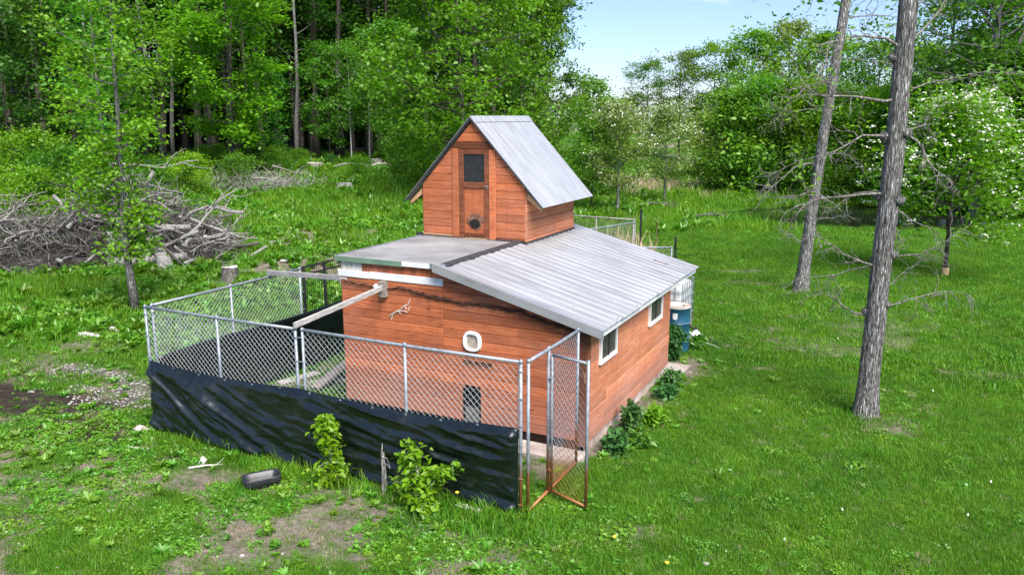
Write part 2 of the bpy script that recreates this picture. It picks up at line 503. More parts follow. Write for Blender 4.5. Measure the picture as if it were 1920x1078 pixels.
def f_worn(x, y):
    a = ss(-1.9, -4.2, x)*ss(8.6, 7.5, y)
    b = ss(-9.4, -10.1, x)*ss(10.2, 8.6, y)*ss(-17.0, -14.2, x)
    n = .5*fbm(x*.8, y*.8, 41, 3) + .5*fbm(x*3.1, y*3.1, 43, 3)
    w = np.maximum(a, b)
    w = w*np.clip((n-.49)*5.0, 0, .85)
    pen = ss(-9.7, -9.4, x)*ss(-3.6, -3.9, x)*ss(7.6, 7.8, y)*ss(13.2, 12.6, y)
    w = np.maximum(w, pen*np.clip((fbm(x*1.2, y*1.2, 45, 3)-.50)*4, 0, 1)*.8)
    strip = ss(-3.0, -3.35, x)*ss(9.2, 9.7, y)*ss(15.2, 14.2, y)*ss(-4.2, -3.7, x)
    w = np.maximum(w, strip*np.clip((fbm(x*2.2, y*1.1, 49, 3)-.36)*4, 0, 1))
    for cx, cy, r1, r2 in ((-2.2,14.6,.34,.15),(-1.8,16.5,.4,.16),(1.4,16.0,.9,.32),(-2.4,7.85,.42,.2),(-2.0,12.9,.2,.1),(-2.9,15.8,.3,.2),
                           (-2.6,17.4,.45,.2),(-3.9,22.4,1.3,.35),(-3.2,13.9,.5,.35),(-1.2,10.2,.2,.12),(-1.9,9.0,.25,.12),(4.2,24.5,.8,.25),(-2.2,18.9,.5,.16),(-4.6,24.0,1.6,.4),(-1.7,9.9,.15,.1)):
        w = np.maximum(w, .5*(1 - ss(.2, 1.25, ell(x, y, cx, cy, r1, r2, .4) + (fbm(x*5, y*5, 53, 3)-.5)*1.8)))
    thin = np.clip((fbm(x*.55, y*.55, 61, 4)-.60)*4, 0, .45)*ss(26, 14, np.hypot(x, y))
    w = np.maximum(w, thin)
    far = ss(-9, -12, x)*ss(12, 15, y)*np.clip((fbm(x*.35, y*.5, 67, 4)-.56)*5, 0, .9)
    return np.clip(np.maximum(w, far), 0, 1)

def axis(lo, hi, nlo, nhi, step, grow=1.10):
    xs = list(np.arange(nlo, nhi+1e-6, step)); s = step; x = nhi
    while x < hi: s *= grow; x += s; xs.append(x)
    s = step; x = nlo
    while x > lo: s *= grow; x -= s; xs.insert(0, x)
    return np.array(xs)
gx = axis(-900, 900, -18, 6, .15); gy = axis(-120, 1500, 3.0, 27, .15)
GX, GY = np.meshgrid(gx, gy); nx, ny = len(gx), len(gy)
GZ = terr(GX, GY)
idx = np.arange(nx*ny).reshape(ny, nx)
gf = np.stack([idx[:-1,:-1], idx[:-1,1:], idx[1:,1:], idx[1:,:-1]], -1).reshape(-1, 4)
gme = mesh_np('ground', np.stack([GX, GY, GZ], -1).reshape(-1, 3), gf, True)
for nm, fn in (('worn', f_worn), ('soil', f_soil), ('gravel', f_gravel)):
    at = gme.attributes.new(nm, 'FLOAT', 'POINT')
    at.data.foreach_set('value', fn(GX, GY).ravel().astype(np.float32))

def m_ground():
    m, nt, b = newmat('lawn and bare earth')
    p = wpos(nt)
    def attr(n):
        a = N(nt, 'ShaderNodeAttribute', attribute_name=n); return a.outputs['Fac']
    n1 = noise(nt, p, 1.4, 6, .6); n2 = noise(nt, p, 12, 6, .65); n3 = noise(nt, p, 60, 3, .6); n4 = noise(nt, p, .22, 4, .55)
    lawn = ramp(nt, n2, [(.3, (.030,.080,.008)), (.55, (.056,.140,.012)), (.75, (.100,.195,.022))])
    lawn = mix(nt, ramp(nt, n4, [(.4,(0,0,0)), (.65,(1,1,1))]), lawn, (.060,.130,.012))
    dirt = ramp(nt, n2, [(.25, (.125,.10,.078)), (.5, (.26,.215,.18)), (.75, (.42,.36,.31))])
    straw = ramp(nt, noise(nt, wpos(nt, (30, 7, 10)), 3, 5, .7, 1.5), [(.60,(0,0,0)), (.70,(1,1,1))])
    dirt = mix(nt, math_n(nt, 'MULTIPLY', straw, .5), dirt, (.50,.42,.33))
    dirt = mix(nt, ramp(nt, n1, [(.35,(.6,.6,.6)), (.6,(0,0,0))]), dirt, (.085,.085,.040))
    soil = ramp(nt, n2, [(.3, (.022,.017,.013)), (.6, (.060,.047,.037)), (.8, (.13,.105,.085))])
    vo = N(nt, 'ShaderNodeTexVoronoi'); vo.inputs['Scale'].default_value = 24; nt.links.new(p, vo.inputs['Vector'])
    grav = mix(nt, .6, vo.outputs['Color'], (.20,.18,.16))
    hs = N(nt, 'ShaderNodeHueSaturation'); hs.inputs['Saturation'].default_value = .12; hs.inputs['Value'].default_value = .6; nt.links.new(grav, hs.inputs['Color'])
    grav = mix(nt, ramp(nt, n3, [(.3,(.2,.2,.2)), (.6,(1,1,1))]), hs.outputs['Color'], (.085,.070,.058))
    c = mix(nt, ramp(nt, attr('worn'), [(.15,(0,0,0)), (.5,(1,1,1))]), lawn, dirt)
    c = mix(nt, attr('gravel'), c, grav)
    c = mix(nt, attr('soil'), c, soil)
    nt.links.new(c, b.inputs['Base Color'])
    b.inputs['Roughness'].default_value = .97; b.inputs['Specular IOR Level'].default_value = .08
    h = math_n(nt, 'ADD', math_n(nt, 'MULTIPLY', n2, 1.0), math_n(nt, 'MULTIPLY', n3, .35))
    bump(nt, b, h, 1.0, .09)
    return m
tag(mobj('ground', gme, m_ground()), kind='structure')

# ---- pond
def m_water():
    m, nt, b = newmat('pond water')
    b.inputs['Base Color'].default_value = (.010,.014,.008,1); b.inputs['Roughness'].default_value = .06
    b.inputs['Specular IOR Level'].default_value = .5
    f = noise(nt, wpos(nt, (1, 1.6, 1)), 2.2, 4, .6)
    bump(nt, b, f, .10, .03)
    return m
mb = MB(); ring = []
for k in range(48):
    a = 2*math.pi*k/48; u, v = 7.2*math.cos(a), 4.9*math.sin(a)
    ring.append((PC[0]+u*.896-v*.444, PC[1]+u*.444+v*.896, -.13))
mb.add(ring, [tuple(range(48))])
tag(mb.build('pond_water', m_water()), kind='structure')

# ================================================================== SHED
X0, X1, Y0, Y1 = -7.64, -3.65, 9.60, 13.58        # wall faces
XM = -5.85                                        # where the flat roof meets the lean-to
SB = 0.17                                         # underside of the siding
shed = empty('chicken_shed', (-5.65, 11.6, 0))
tag(shed, 'orange stained wooden chicken coop with ribbed metal lean-to roof and gabled cupola', 'shed')

def clip(poly, a, b, c):
    """keep a*x+b*z<=c"""
    out = []
    for i in range(len(poly)):
        p, q = poly[i], poly[(i+1) % len(poly)]
        dp = a*p[0]+b*p[1]-c; dq = a*q[0]+b*q[1]-c
        if dp <= 0: out.append(p)
        if dp*dq < 0:
            t = dp/(dp-dq); out.append((p[0]+(q[0]-p[0])*t, p[1]+(q[1]-p[1])*t))
    return out

def wall_frame(org, U):
    U = Vector(U); Z = Vector((0,0,1)); V = Z.cross(U)
    return Matrix(((U.x, V.x, 0, org[0]), (U.y, V.y, 0, org[1]), (U.z, V.z, 1, org[2]), (0,0,0,1)))

def board(frame, poly, parent, m, name='board', t=.022, ch=.005, n0=0.0):
    """poly in wall plane (u,z); outward is local -Y; n0 = how far the back stands off the wall plane"""
    us = [p[0] for p in poly]; zs = [p[1] for p in poly]
    cu, cz = (min(us)+max(us))/2, (min(zs)+max(zs))/2
    w, h = max(us)-min(us), max(zs)-min(zs)
    if w < .02 or h < .012: return None
    k = len(poly)
    su, sz = max((w-2*ch)/w, .3), max((h-2*ch)/h, .3)
    v = [(p[0]-cu, 0, p[1]-cz) for p in poly] + [(p[0]-cu, -(t-ch), p[1]-cz) for p in poly] + [((p[0]-cu)*su, -t, (p[1]-cz)*sz) for p in poly]
    area = sum(poly[i][0]*poly[(i+1)%k][1]-poly[(i+1)%k][0]*poly[i][1] for i in range(k))
    f = []
    for r in (0, 1):
        for i in range(k):
            j = (i+1) % k; f.append((r*k+i, r*k+j, (r+1)*k+j, (r+1)*k+i))
    f.append(tuple(2*k+i for i in range(k))); f.append(tuple(reversed(range(k))))
    if area < 0: f = [tuple(reversed(q)) for q in f]
    me = bpy.data.meshes.new(name); me.from_pydata(v, [], f); me.update()
    return mobj(name, me, m, parent, frame @ T(cu, -n0, cz))

def rect(u0, z0, u1, z1): return [(u0,z0),(u1,z0),(u1,z1),(u0,z1)]

def courses(frame, u0, u1, zb, zt, h, parent, m, cuts=None, planes=(), holes=(), rs=1, segs=(1,3), jit=0.003):
    rd = random.Random(rs); z = zb
    while z < zt - .01:
        z1 = min(z+h, zt)
        js = [u0, u1]
        forced = [u for (u, za, zc) in (cuts or []) if za <= (z+z1)/2 <= zc]
        js += forced
        for _ in range(rd.randint(*segs)-1):
            c = rd.uniform(u0+.3, u1-.3)
            if all(abs(c-q) > .35 for q in js): js.append(c)
        for (ua, za, ub, zc) in holes:
            if za < (z+z1)/2 < zc: js += [ua, ub]
        js.sort()
        for a, b in zip(js[:-1], js[1:]):
            if any(abs(a-ua) < 1e-6 and abs(b-ub) < 1e-6 and za < (z+z1)/2 < zc for (ua, za, ub, zc) in holes): continue
            p = rect(a+.0015, z+.003, b-.0015, z1-.003)
            for pl in planes: p = clip(p, *pl); 
            if len(p) >= 3: board(frame, p, parent, m, t=.022+rd.uniform(0, jit))
        z = z1

FF = wall_frame((0, Y0, 0), (1,0,0))              # front: u = x
FR = wall_frame((X1, 0, 0), (0,1,0))              # right: u = y
FL = wall_frame((X0, 0, 0), (0,-1,0))             # left: u = -y
FB = wall_frame((0, Y1, 0), (-1,0,0))             # back: u = -x
def roofz(x): return 2.44 + (x-XM)*(-0.262)       # lean-to sheet height
SLP = .262

# backing walls
def backing(name, frame, poly):
    mb = MB(); k = len(poly)
    mb.add([(p[0], 0.002, p[1]) for p in poly] + [(p[0], .06, p[1]) for p in poly],
           [tuple(range(k)), tuple(reversed(range(k, 2*k)))] + [(i, i+k, (i+1)%k+k, (i+1)%k) for i in range(k)])
    return mb.build(name, M['backing'], shed, frame)
fw = backing('front_wall', FF, [(X0+.062,SB),(X1-.062,SB),(X1-.062,roofz(X1)-.1),(XM,2.33),(X0+.062,2.33)])
rw = backing('side_wall', FR, [(Y0+.005,SB),(Y1-.005,SB),(Y1-.005,1.80),(Y0+.005,1.80)])
lw = backing('side_wall', FL, [(-Y1+.005,SB),(-Y0-.005,SB),(-Y0-.005,2.33),(-Y1+.005,2.33)])
bw = backing('back_wall', FB, [(-X1+.062,SB),(-X0-.062,SB),(-X0-.062,2.33),(-XM,2.33),(-X1+.062,roofz(X1)-.1)])

H = .1345
topz = 2.065
zb = topz - 14*H
slope_pl = (SLP, 1.0, 2.44 + XM*SLP - .075)       # z + SLP*x <= ...
cat_hole = (-5.50, 1.24, -5.24, 1.52); low_hole = (-5.52, .20, -5.26, .66)
courses(FF, X0, X1-.10, zb, topz, H, fw, M['board'], cuts=[(-5.855, 1.10, 2.5)], planes=[slope_pl], holes=[low_hole], rs=4, segs=(1,3))
courses(FF, -5.855, X1-.10, topz, 2.36, H, fw, M['board'], planes=[slope_pl], rs=5, segs=(1,1))
# thin board under the white strip at the left
board(FF, rect(X0+.10, topz+.003, -5.858, 2.135), fw, M['board'])
board(FF, rect(X0, topz+.003, X0+.098, 2.135), fw, M['cream_board'])
# white strips and the vertical tongue boards above
board(FF, rect(X0-.05, 2.135, -7.12, 2.235), shed, M['white_paint'], 'white_strip', t=.03, n0=.012)
board(FF, rect(-7.11, 2.138, -5.84, 2.245), shed, M['white_paint'], 'white_strip', t=.028, n0=.008)
u = X0
for k in range(19):
    u1 = min(u + .095, -5.86)
    if u1 - u > .02:
        board(FF, rect(u+.001, 2.235, u1-.001, 2.385), fw, M['cream_board'] if k < 4 else M['board'], 'upright_board', t=.02)
    u = u1
# corner boards
board(FF, rect(X1-.097, .12, X1+.0, roofz(X1)-.06), shed, M['trim'], 'corner_board', t=.032)
board(FR, rect(Y0-.030, .12, Y0+.055, roofz(X1)-.06), shed, M['trim'], 'corner_board', t=.03)
# right wall
wins = [(9.99, 1.20, 10.64, 1.74), (12.27, 1.20, 12.96, 1.74)]
zr = 1.80 - 12*.1345
courses(FR, Y0+.058, Y1, SB, 1.80, .136, rw, M['board_side'], holes=wins, rs=9, segs=(2,4), jit=.005)
courses(FL, -Y1, -Y0, SB, 2.33, .1345, lw, M['board'], rs=11, segs=(1,2))
courses(FB, -X1, -X0, SB, 2.33, .1345, bw, M['board'], planes=[(-SLP, 1.0, 2.44 + XM*SLP - .075)], rs=12, segs=(1,2))

# windows on the right wall
for (ua, za, ub, zc) in wins:
    wdw = MB(); fwid = .026
    for a, b, c, d in ((ua-.01, za-.01, ub+.01, za+fwid), (ua-.01, zc-fwid, ub+.01, zc+.01), (ua-.01, za+fwid, ua+fwid, zc-fwid), (ub-fwid, za+fwid, ub+.01, zc-fwid)):
        wdw.box((a, -.062, b), (c, -.001, d))
    wo = wdw.build('window', M['white_paint'], shed, FR)
    mid = (ua+ub)/2
    for a, b in ((ua+fwid, mid-.012), (mid+.012, ub-fwid)):
        pm = MB(); pm.box((a, -.042, za+fwid), (b, -.034, zc-fwid)); pm.build('pane', M['glass'], wo, FR)
    pm = MB(); pm.box((mid-.012, -.054, za+fwid), (mid+.012, -.030, zc-fwid)); pm.build('mullion', M['black'], wo, FR)
    pm = MB(); pm.box((ua-.015, -.066, za-.026), (ub+.015, -.002, za-.011)); pm.build('sill', M['white_paint'], wo, FR)

# skirt of upright blocks along the right wall and footing along the front
y = Y0 + .02; rd = random.Random(3)
while y < Y1 - .05:
    w = rd.uniform(.115, .145)
    board(FR, rect(y+.004, -.03, min(y+w, Y1)-.004, SB-.006+rd.uniform(-.006,0)), shed, M['foundation'], 'skirt_block', t=.03+rd.uniform(0,.008), ch=.006, n0=-.045)
    y += w
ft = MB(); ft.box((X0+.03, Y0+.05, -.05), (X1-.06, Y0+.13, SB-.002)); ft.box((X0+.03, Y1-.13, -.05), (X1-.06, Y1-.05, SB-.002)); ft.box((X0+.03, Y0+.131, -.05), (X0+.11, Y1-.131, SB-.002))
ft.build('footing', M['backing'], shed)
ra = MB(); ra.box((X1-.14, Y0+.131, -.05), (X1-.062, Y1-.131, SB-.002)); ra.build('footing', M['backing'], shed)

# round-cornered cat flap on the front
def superring(cx, cz, a, b, n=32, e=2.6):
    out = []
    for k in range(n):
        t = 2*math.pi*k/n; c, s = math.cos(t), math.sin(t)
        out.append((cx + a*math.copysign(abs(c)**(2/e), c), cz + b*math.copysign(abs(s)**(2/e), s)))
    return out
o_r = superring(-5.37, 1.39, .150, .150); i_r = superring(-5.37, 1.385, .088, .098, 32, 3.2)
cf = MB(); n = 32
vs = [(p[0], -.030, p[1]) for p in o_r] + [(p[0], -.062, p[1]) for p in superring(-5.37,1.39,.138,.138)] + [(p[0], -.062, p[1]) for p in superring(-5.37,1.385,.100,.110,32,3.2)] + [(p[0], -.034, p[1]) for p in i_r]
fs = []
for r in range(3):
    for k in range(n): fs.append((r*n+k, r*n+(k+1)%n, (r+1)*n+(k+1)%n, (r+1)*n+k))
cf.add(vs, fs)
cfo = cf.build('cat_flap', M['plastic_white'], shed, FF)
fl = MB(); fl.add([(p[0], -.036, p[1]) for p in i_r], [tuple(range(n))]); fl.build('flap', m_plain('dusty clear flap', [(.3,(.30,.25,.18)),(.7,(.50,.44,.34))], 14, .4), cfo, FF)
fl = MB(); fl.box((-5.445,-.046,1.475), (-5.295,-.037,1.492)); fl.build('hinge_bar', M['galv'], cfo, FF)
# low doorway
dw = MB(); dw.box((-5.515, -.001, .17), (-5.265, .0015, .655)); dwo = dw.build('pop_door', M['hole'], shed, FF)
fr_ = MB()
for a, b, c, d in ((-5.535,.16,-5.512,.665), (-5.268,.16,-5.245,.665), (-5.535,.645,-5.245,.672)): fr_.box((a, -.030, b), (c, -.002, d))
fr_.build('frame', M['black'], dwo, FF)
fl = MB(); fl.box((-5.508,-.010,.175), (-5.272,-.005,.40)); fl.build('flap', m_plain('grey flap', [(.3,(.10,.095,.09)),(.7,(.2,.19,.18))], 5, .5), dwo, FF)
# thin ledge above the low door
lg = MB(); lg.box((-5.50, -.055, 1.085), (-5.05, -.024, 1.115)); lg.build('ledge', M['trim'], shed, FF)

# ---- flat roof
fr = MB(); fr.box((X0-.06, Y0-.06, 2.39), (XM+.01, Y1+.15, 2.435)); fr.build('flat_roof', M['epdm'], shed)
for a, b, m_, nm in (((X0-.075, Y0-.085, 2.375), (-6.50, Y0-.062, 2.447), 'green_trim', 'drip_edge'), ((-6.498, Y0-.080, 2.385), (XM+.0, Y0-.062, 2.445), 'white_paint', 'drip_edge'),
                     ((X0-.085, Y0-.060, 2.385), (X0-.062, Y1+.15, 2.450), 'galv', 'drip_edge')):
    mb = MB(); mb.box(a, b); mb.build(nm, M[m_], shed)
# black flashing strip along the join, a little uneven
mb = MB(); pts = []
for k in range(15):
    yy = Y0-.12 + k*(2.5/14)
    pts.append((yy, .05*math.sin(k*1.7)*.25))
vv = []
for yy, d in pts:
    vv += [(XM-.07+d, yy, 2.438), (XM-.03, yy, 2.462), (XM+.035, yy, 2.470), (XM+.10+d, yy, roofz(XM+.10+d)+.028)]
ff = []
for k in range(14):
    for j in range(3): ff.append((k*4+j, k*4+j+1, k*4+5+j, k*4+4+j))
mb.add(vv, ff); mb.build('flashing', M['flashing'], shed)
mb = MB(); mb.box((XM-.14, Y0-.15, 2.446), (XM+.08, Y0-.07, 2.470)); mb.build('flashing_cap', M['galv'], shed, None)

# ---- lean-to roof: five ribbed sheets
XE = -3.38
def rib_profile(width, nribs=4):
    pts = [(0.0, 0.0)]; pitch = width/nribs
    for i in range(nribs):
        c = (i+.5)*pitch
        pts += [(c-.030, 0), (c-.012, .014), (c+.012, .014), (c+.030, 0)]
        for q in (1/3, 2/3):
            d = c + pitch*q
            if d < width-.01: pts += [(d-.012, 0), (d-.004, .005), (d+.004, .005), (d+.012, 0)]
    pts.append((width, 0)); pts.sort(); return pts
def sheet(prof, p0, p1, ydir, lift=0.0, nlen=2):
    """ribs run from p0 to p1; profile spread along ydir"""
    p0, p1 = Vector(p0), Vector(p1); d = (p1-p0); n = d.cross(ydir); n = n if n.z > 0 else -n; n.normalize()
    v = []
    for i in range(nlen):
        for (s, h) in prof:
            v.append(p0 + d*(i/(nlen-1)) + ydir*s + n*(h+lift))
    k = len(prof); f = []
    for i in range(nlen-1):
        for j in range(k-1): f.append((i*k+j, i*k+j+1, (i+1)*k+j+1, (i+1)*k+j))
    # underside 3 mm below
    b = len(v); v += [q - n*.004 for q in v]
    f += [tuple(reversed([a+b for a in q])) for q in f]
    edge = []
    for j in range(k-1): edge += [(j, b+j, b+j+1, j+1), ((nlen-1)*k+j, (nlen-1)*k+j+1, b+(nlen-1)*k+j+1, b+(nlen-1)*k+j)]
    edge += [(i*k, (i+1)*k, b+(i+1)*k, b+i*k) for i in range(nlen-1)] + [(i*k+k-1, b+i*k+k-1, b+(i+1)*k+k-1, (i+1)*k+k-1) for i in range(nlen-1)]
    return v, f + edge
def to_local(v, c): return [tuple(Vector(p)-c) for p in v]
RF0, RF1 = 9.42, 14.55
W = (RF1-RF0)/6
lean = MB(); lean.box((XM-.02, RF0+.05, 0), (XM+.0, RF0+.06, .01))
# rafters carry the sheets
raft = []
for yy in (9.72, 10.6, 11.6, 12.6, 13.45, 14.35):
    mb = MB(); x0_, x1_ = XM+.02, XE-.09
    z0_, z1_ = roofz(x0_)-.012, roofz(x1_)-.012; hh = .07
    mb.add([(x0_,yy-.02,z0_-hh),(x1_,yy-.02,z1_-hh),(x1_,yy+.02,z1_-hh),(x0_,yy+.02,z0_-hh),(x0_,yy-.02,z0_),(x1_,yy-.02,z1_),(x1_,yy+.02,z1_),(x0_,yy+.02,z0_)],
           [(0,3,2,1),(4,5,6,7),(0,1,5,4),(1,2,6,5),(2,3,7,6),(3,0,4,7)])
    raft.append(mb.build('rafter', M['bare'], shed))
for i in range(6):
    xs_ = XM+.03
    xe_ = XE + (.008 if i % 2 else -.004)
    v, f = sheet(rib_profile(W+.004), (xs_, RF0+i*W, roofz(xs_)+.005), (xe_, RF0+i*W, roofz(xe_)+.005), Vector((0,1,0)), .0012*(i % 2))
    c = Vector(((xs_+xe_)/2, RF0+i*W+W/2, roofz((xs_+xe_)/2)))
    mb = MB(); mb.add(to_local(v, c), f); mb.build('roof_sheet', M['roof'], shed, T(c))
# gable trim along the front edge of the lean-to (white L flashing) and eave fascia
def sloped_box(xa, xb, ya, yb, dz0, dz1, m_, nm):
    mb = MB(); mb.add([(xa,ya,roofz(xa)+dz0),(xb,ya,roofz(xb)+dz0),(xb,yb,roofz(xb)+dz0),(xa,yb,roofz(xa)+dz0),(xa,ya,roofz(xa)+dz1),(xb,ya,roofz(xb)+dz1),(xb,yb,roofz(xb)+dz1),(xa,yb,roofz(xa)+dz1)],
        [(0,3,2,1),(4,5,6,7),(0,1,5,4),(1,2,6,5),(2,3,7,6),(3,0,4,7)]); return mb.build(nm, M[m_], shed)
sloped_box(XM-.06, XE+.02, RF0-.022, RF0-.004, -.085, .034, 'roof', 'rake_trim')
sloped_box(XM-.06, XE+.02, RF0-.003, RF0+.075, .030, .036, 'roof', 'rake_trim')
sloped_box(XM+.0, XE-.06, RF0+.02, RF0+.055, -.085, -.004, 'white_paint', 'rake_board')
mb = MB(); mb.box((XE-.075, RF0+.06, roofz(XE)-.10), (XE-.05, RF1-.03, roofz(XE-.06)-.012)); mb.build('fascia', M['white_paint'], shed)
# screws: too small to pick apart
mb = MB(); rd = random.Random(8)
for xx in (XM+.5, XM+1.2, XM+1.85, XE-.06):
    for k in range(24):
        yy = RF0 + .1 + k*(RF1-RF0-.2)/23 + rd.uniform(-.02,.02)
        xq = xx + rd.uniform(-.05,.05)
        if XM < xx < XE-.1 and rd.random() < .35: continue
        mb.box((xq-.009, yy-.009, roofz(xq)+.004), (xq+.009, yy+.009, roofz(xq)+.014))
tag(mb.build('screw_heads', M['rust'], shed), kind='stuff')
# rust stain scab near the eave
mb = MB()
for k in range(9): 
    q = rd.uniform(-.1,.1); xx = -4.0+rd.uniform(-.16,.16); yy = 13.86+rd.uniform(-.05,.05)
    mb.box((xx-.05, yy-.012, roofz(xx)+.006-.012), (xx+.05, yy+.012, roofz(xx)+.010))
mb.build('leaf_litter', M['rust'], shed)

# ---- cupola
CX0, CX1, CY0, CY1 = -7.71, -5.72, 12.04, 14.12
CR, CZ = -6.715, 4.47; TS = 1.078
CFF = wall_frame((0, CY0, 0), (1,0,0)); CFR = wall_frame((CX1,0,0), (0,1,0)); CFL = wall_frame((CX0,0,0), (0,-1,0)); CFB = wall_frame((0,CY1,0), (-1,0,0))
cz0 = 2.437
roof_in = CZ - .05
gp = [(CX0+.062,cz0),(CX1-.062,cz0),(CX1-.062, roof_in-TS*(CX1-.062-CR)),(CR,roof_in),(CX0+.062, roof_in-TS*(CR-CX0-.062))]
cw = backing('cupola_front_wall', CFF, gp)
cb = backing('cupola_back_wall', CFB, [(-p[0], p[1]-.0) for p in gp][::-1])
cr_ = backing('cupola_side_wall', CFR, [(CY0+.005,2.33),(CY1-.005,2.33),(CY1-.005,3.30),(CY0+.005,3.30)])
cl_ = backing('cupola_side_wall', CFL, [(-CY1+.005,2.33),(-CY0-.005,2.33),(-CY0-.005,3.30),(-CY1+.005,3.30)])
pls = [(TS, 1.0, roof_in+TS*CR-.01), (-TS, 1.0, roof_in-TS*CR-.01)]
DX0, DX1, DZ1 = -7.10, -6.265, 3.955      # outside of the door casing
courses(CFF, CX0, DX0, cz0+.045, 4.0, .131, cw, M['board_cup'], planes=pls, rs=21, segs=(1,1), jit=.004)
courses(CFF, DX1, CX1, cz0+.045, 4.0, .131, cw, M['board_cup'], planes=pls, rs=22, segs=(1,1), jit=.004)
courses(CFF, CX0, CX1, 4.075, 4.46, .150, cw, M['board_cup'], planes=pls, rs=23, segs=(1,1))
p = rect(-7.6, 3.96, -5.8, 4.072)
for pl in pls: p = clip(p, *pl)
board(CFF, p, shed, M['trim'], 'header_board', t=.036)
board(CFF, rect(CX0, cz0+.002, DX0, cz0+.043), shed, M['bare'], 'base_strip', t=.028)
board(CFF, rect(DX1, cz0+.002, CX1, cz0+.043), shed, M['trim'], 'base_strip', t=.028)
board(CFF, rect(DX0, cz0+.002, DX0+.12, 3.958), shed, M['board_cup'], 'door_casing', t=.04)
board(CFF, rect(DX1-.12, cz0+.002, DX1, 3.958), shed, M['board_cup'], 'door_casing', t=.04)
courses(CFR, CY0-.02, CY1, 2.33, 3.30, .150, cr_, M['board_side'], rs=25, segs=(1,2))
courses(CFL, -CY1, -CY0, 2.33, 3.30, .150, cl_, M['board_cup'], rs=26, segs=(1,2))
courses(CFB, -CX1, -CX0, 2.33, 4.46, .131, cb, M['board_cup'], planes=[(TS,1.0,roof_in-TS*CR-.01), (-TS,1.0,roof_in+TS*CR-.01)], rs=27, segs=(1,1))
# black base flashing
mb = MB(); mb.box((CX0-.05, CY0-.07, 2.437), (CX1+.03, CY0-.026, 2.452)); mb.box((CX1+.026, CY0-.07, 2.40), (CX1+.045, CY1, 2.445)); mb.build('base_flashing', M['flashing'], shed)
mb = MB(); mb.box((CX0-.10, CY0-.12, 2.437), (CX0+.02, CY0-.071, 2.49)); mb.build('flashing_cap', M['flashing'], shed)
# door: stiles, rails, screen, lower panel with a torn round hole
da, db = DX0+.122, DX1-.122; dz0, dz1 = cz0+.006, 3.954
dm = MB(); dm.box((da, -.004, dz0), (db, -.001, dz1)); door = dm.build('door', M['backing'], shed, CFF)
for nm, r_ in (('stile', rect(da, dz0, da+.095, dz1)), ('stile', rect(db-.095, dz0, db, dz1)), ('rail', rect(da+.097, dz1-.085, db-.097, dz1)), ('rail', rect(da+.097, 3.30, db-.097, 3.40)), ('rail', rect(da+.097, dz0, db-.097, dz0+.08))):
    board(CFF, r_, door, M['trim'], nm, t=.028, n0=.004)
sm = MB(); sm.box((da+.097, -.013, 3.402), (db-.097, -.006, dz1-.087)); sm.build('screen', M['screen'], door, CFF)
board(CFF, rect(da+.098, dz0+.082, db-.098, 3.298), door, M['board_cup'], 'panel', t=.012, n0=.004)
hx, hz, hr = (da+db)/2+.01, 2.70, .105
mb = MB(); n = 22; outer = []; inner = []
for k in range(n):
    a = 2*math.pi*k/n
    ro = hr*(1.45+.2*((k*7) % 5)/4) * (1.15 if 0 < a < math.pi else .74)
    outer.append((hx+.02+ro*math.cos(a), -.019-.010*((k*3) % 4)/3, hz+ro*math.sin(a)*.9)); inner.append((hx+hr*math.cos(a), -.024, hz-.01+hr*.8*math.sin(a)))
mb.add(outer+inner, [(k, (k+1)%n, n+(k+1)%n, n+k) for k in range(n)]); mb.build('torn_collar', M['rust'], door, CFF)
mb = MB(); mb.add(inner, [tuple(range(n))]); mb.build('hole', M['hole'], door, CFF)
mb = MB(); mb.box((db-.06, -.060, 3.335), (db-.02, -.033, 3.352)); mb.box((db-.045, -.062, 3.31), (db-.033, -.033, 3.335)); mb.build('latch', M['galv'], door, CFF)
mb = MB(); mb.box((db-.03, -.040, 3.80), (db-.015, -.033, 3.84)); mb.build('hinge', M['flashing'], door, CFF)
# roof sheets of the cupola: three per side
CYA, CYB = 11.96, 14.26
ov = 1.345
slope_len = Vector((ov, 0, -TS*ov))
W3 = (CYB-CYA)/3
for side in (1, -1):
    for i in range(3):
        p0 = Vector((CR, CYA+i*W3, CZ+.012)); p1 = Vector((CR+side*ov, CYA+i*W3, CZ+.012-TS*ov))
        prof = [(s, h*.30) for s, h in rib_profile(W3+.004, 4)]
        v, f = sheet(prof, p0, p1, Vector((0,1,0)), .0015*(i % 2)); c = (p0+p1)/2 + Vector((0, W3/2, 0))
        # local X runs down the slope so the streaks follow the ribs
        mb = MB(); mb.add(to_local(v, c), f); mb.build('cupola_roof_sheet', M['roof_cup'], shed, T(c))
for side in (1, -1):
    for (ya, yb, da_, db_, mm, nm) in ((CYA-.008, CYA-.002, -.022, .004, 'flashing', 'cupola_rake_edge'), (CYA-.010, CYA+.02, .004, .010, 'roof', 'cupola_rake_trim'), (CYB-.05, CYB-.012, -.085, -.010, 'bare', 'cupola_rafter')):
        xs2 = [CR, CR+side*(ov-.10 if nm == 'cupola_rafter' else ov)]; mb = MB(); vv = []
        for yy in (ya, yb):
            for xx in xs2:
                zz = CZ+.012-TS*abs(xx-CR); vv += [(xx, yy, zz+da_*1.47), (xx, yy, zz+db_*1.47)]
        mb.add(vv, [(0,1,3,2),(4,6,7,5),(0,2,6,4),(1,5,7,3),(0,4,5,1),(2,3,7,6)]); mb.build(nm, M[mm], shed)
mb = MB(); mb.add([(CR-.09,CYA,CZ-.068),(CR,CYA,CZ+.036),(CR+.09,CYA,CZ-.068),(CR-.09,CYB,CZ-.068),(CR,CYB,CZ+.036),(CR+.09,CYB,CZ-.068)], [(0,1,4,3),(1,2,5,4)]); 
mb.build('ridge_cap', M['roof_cup'], shed)
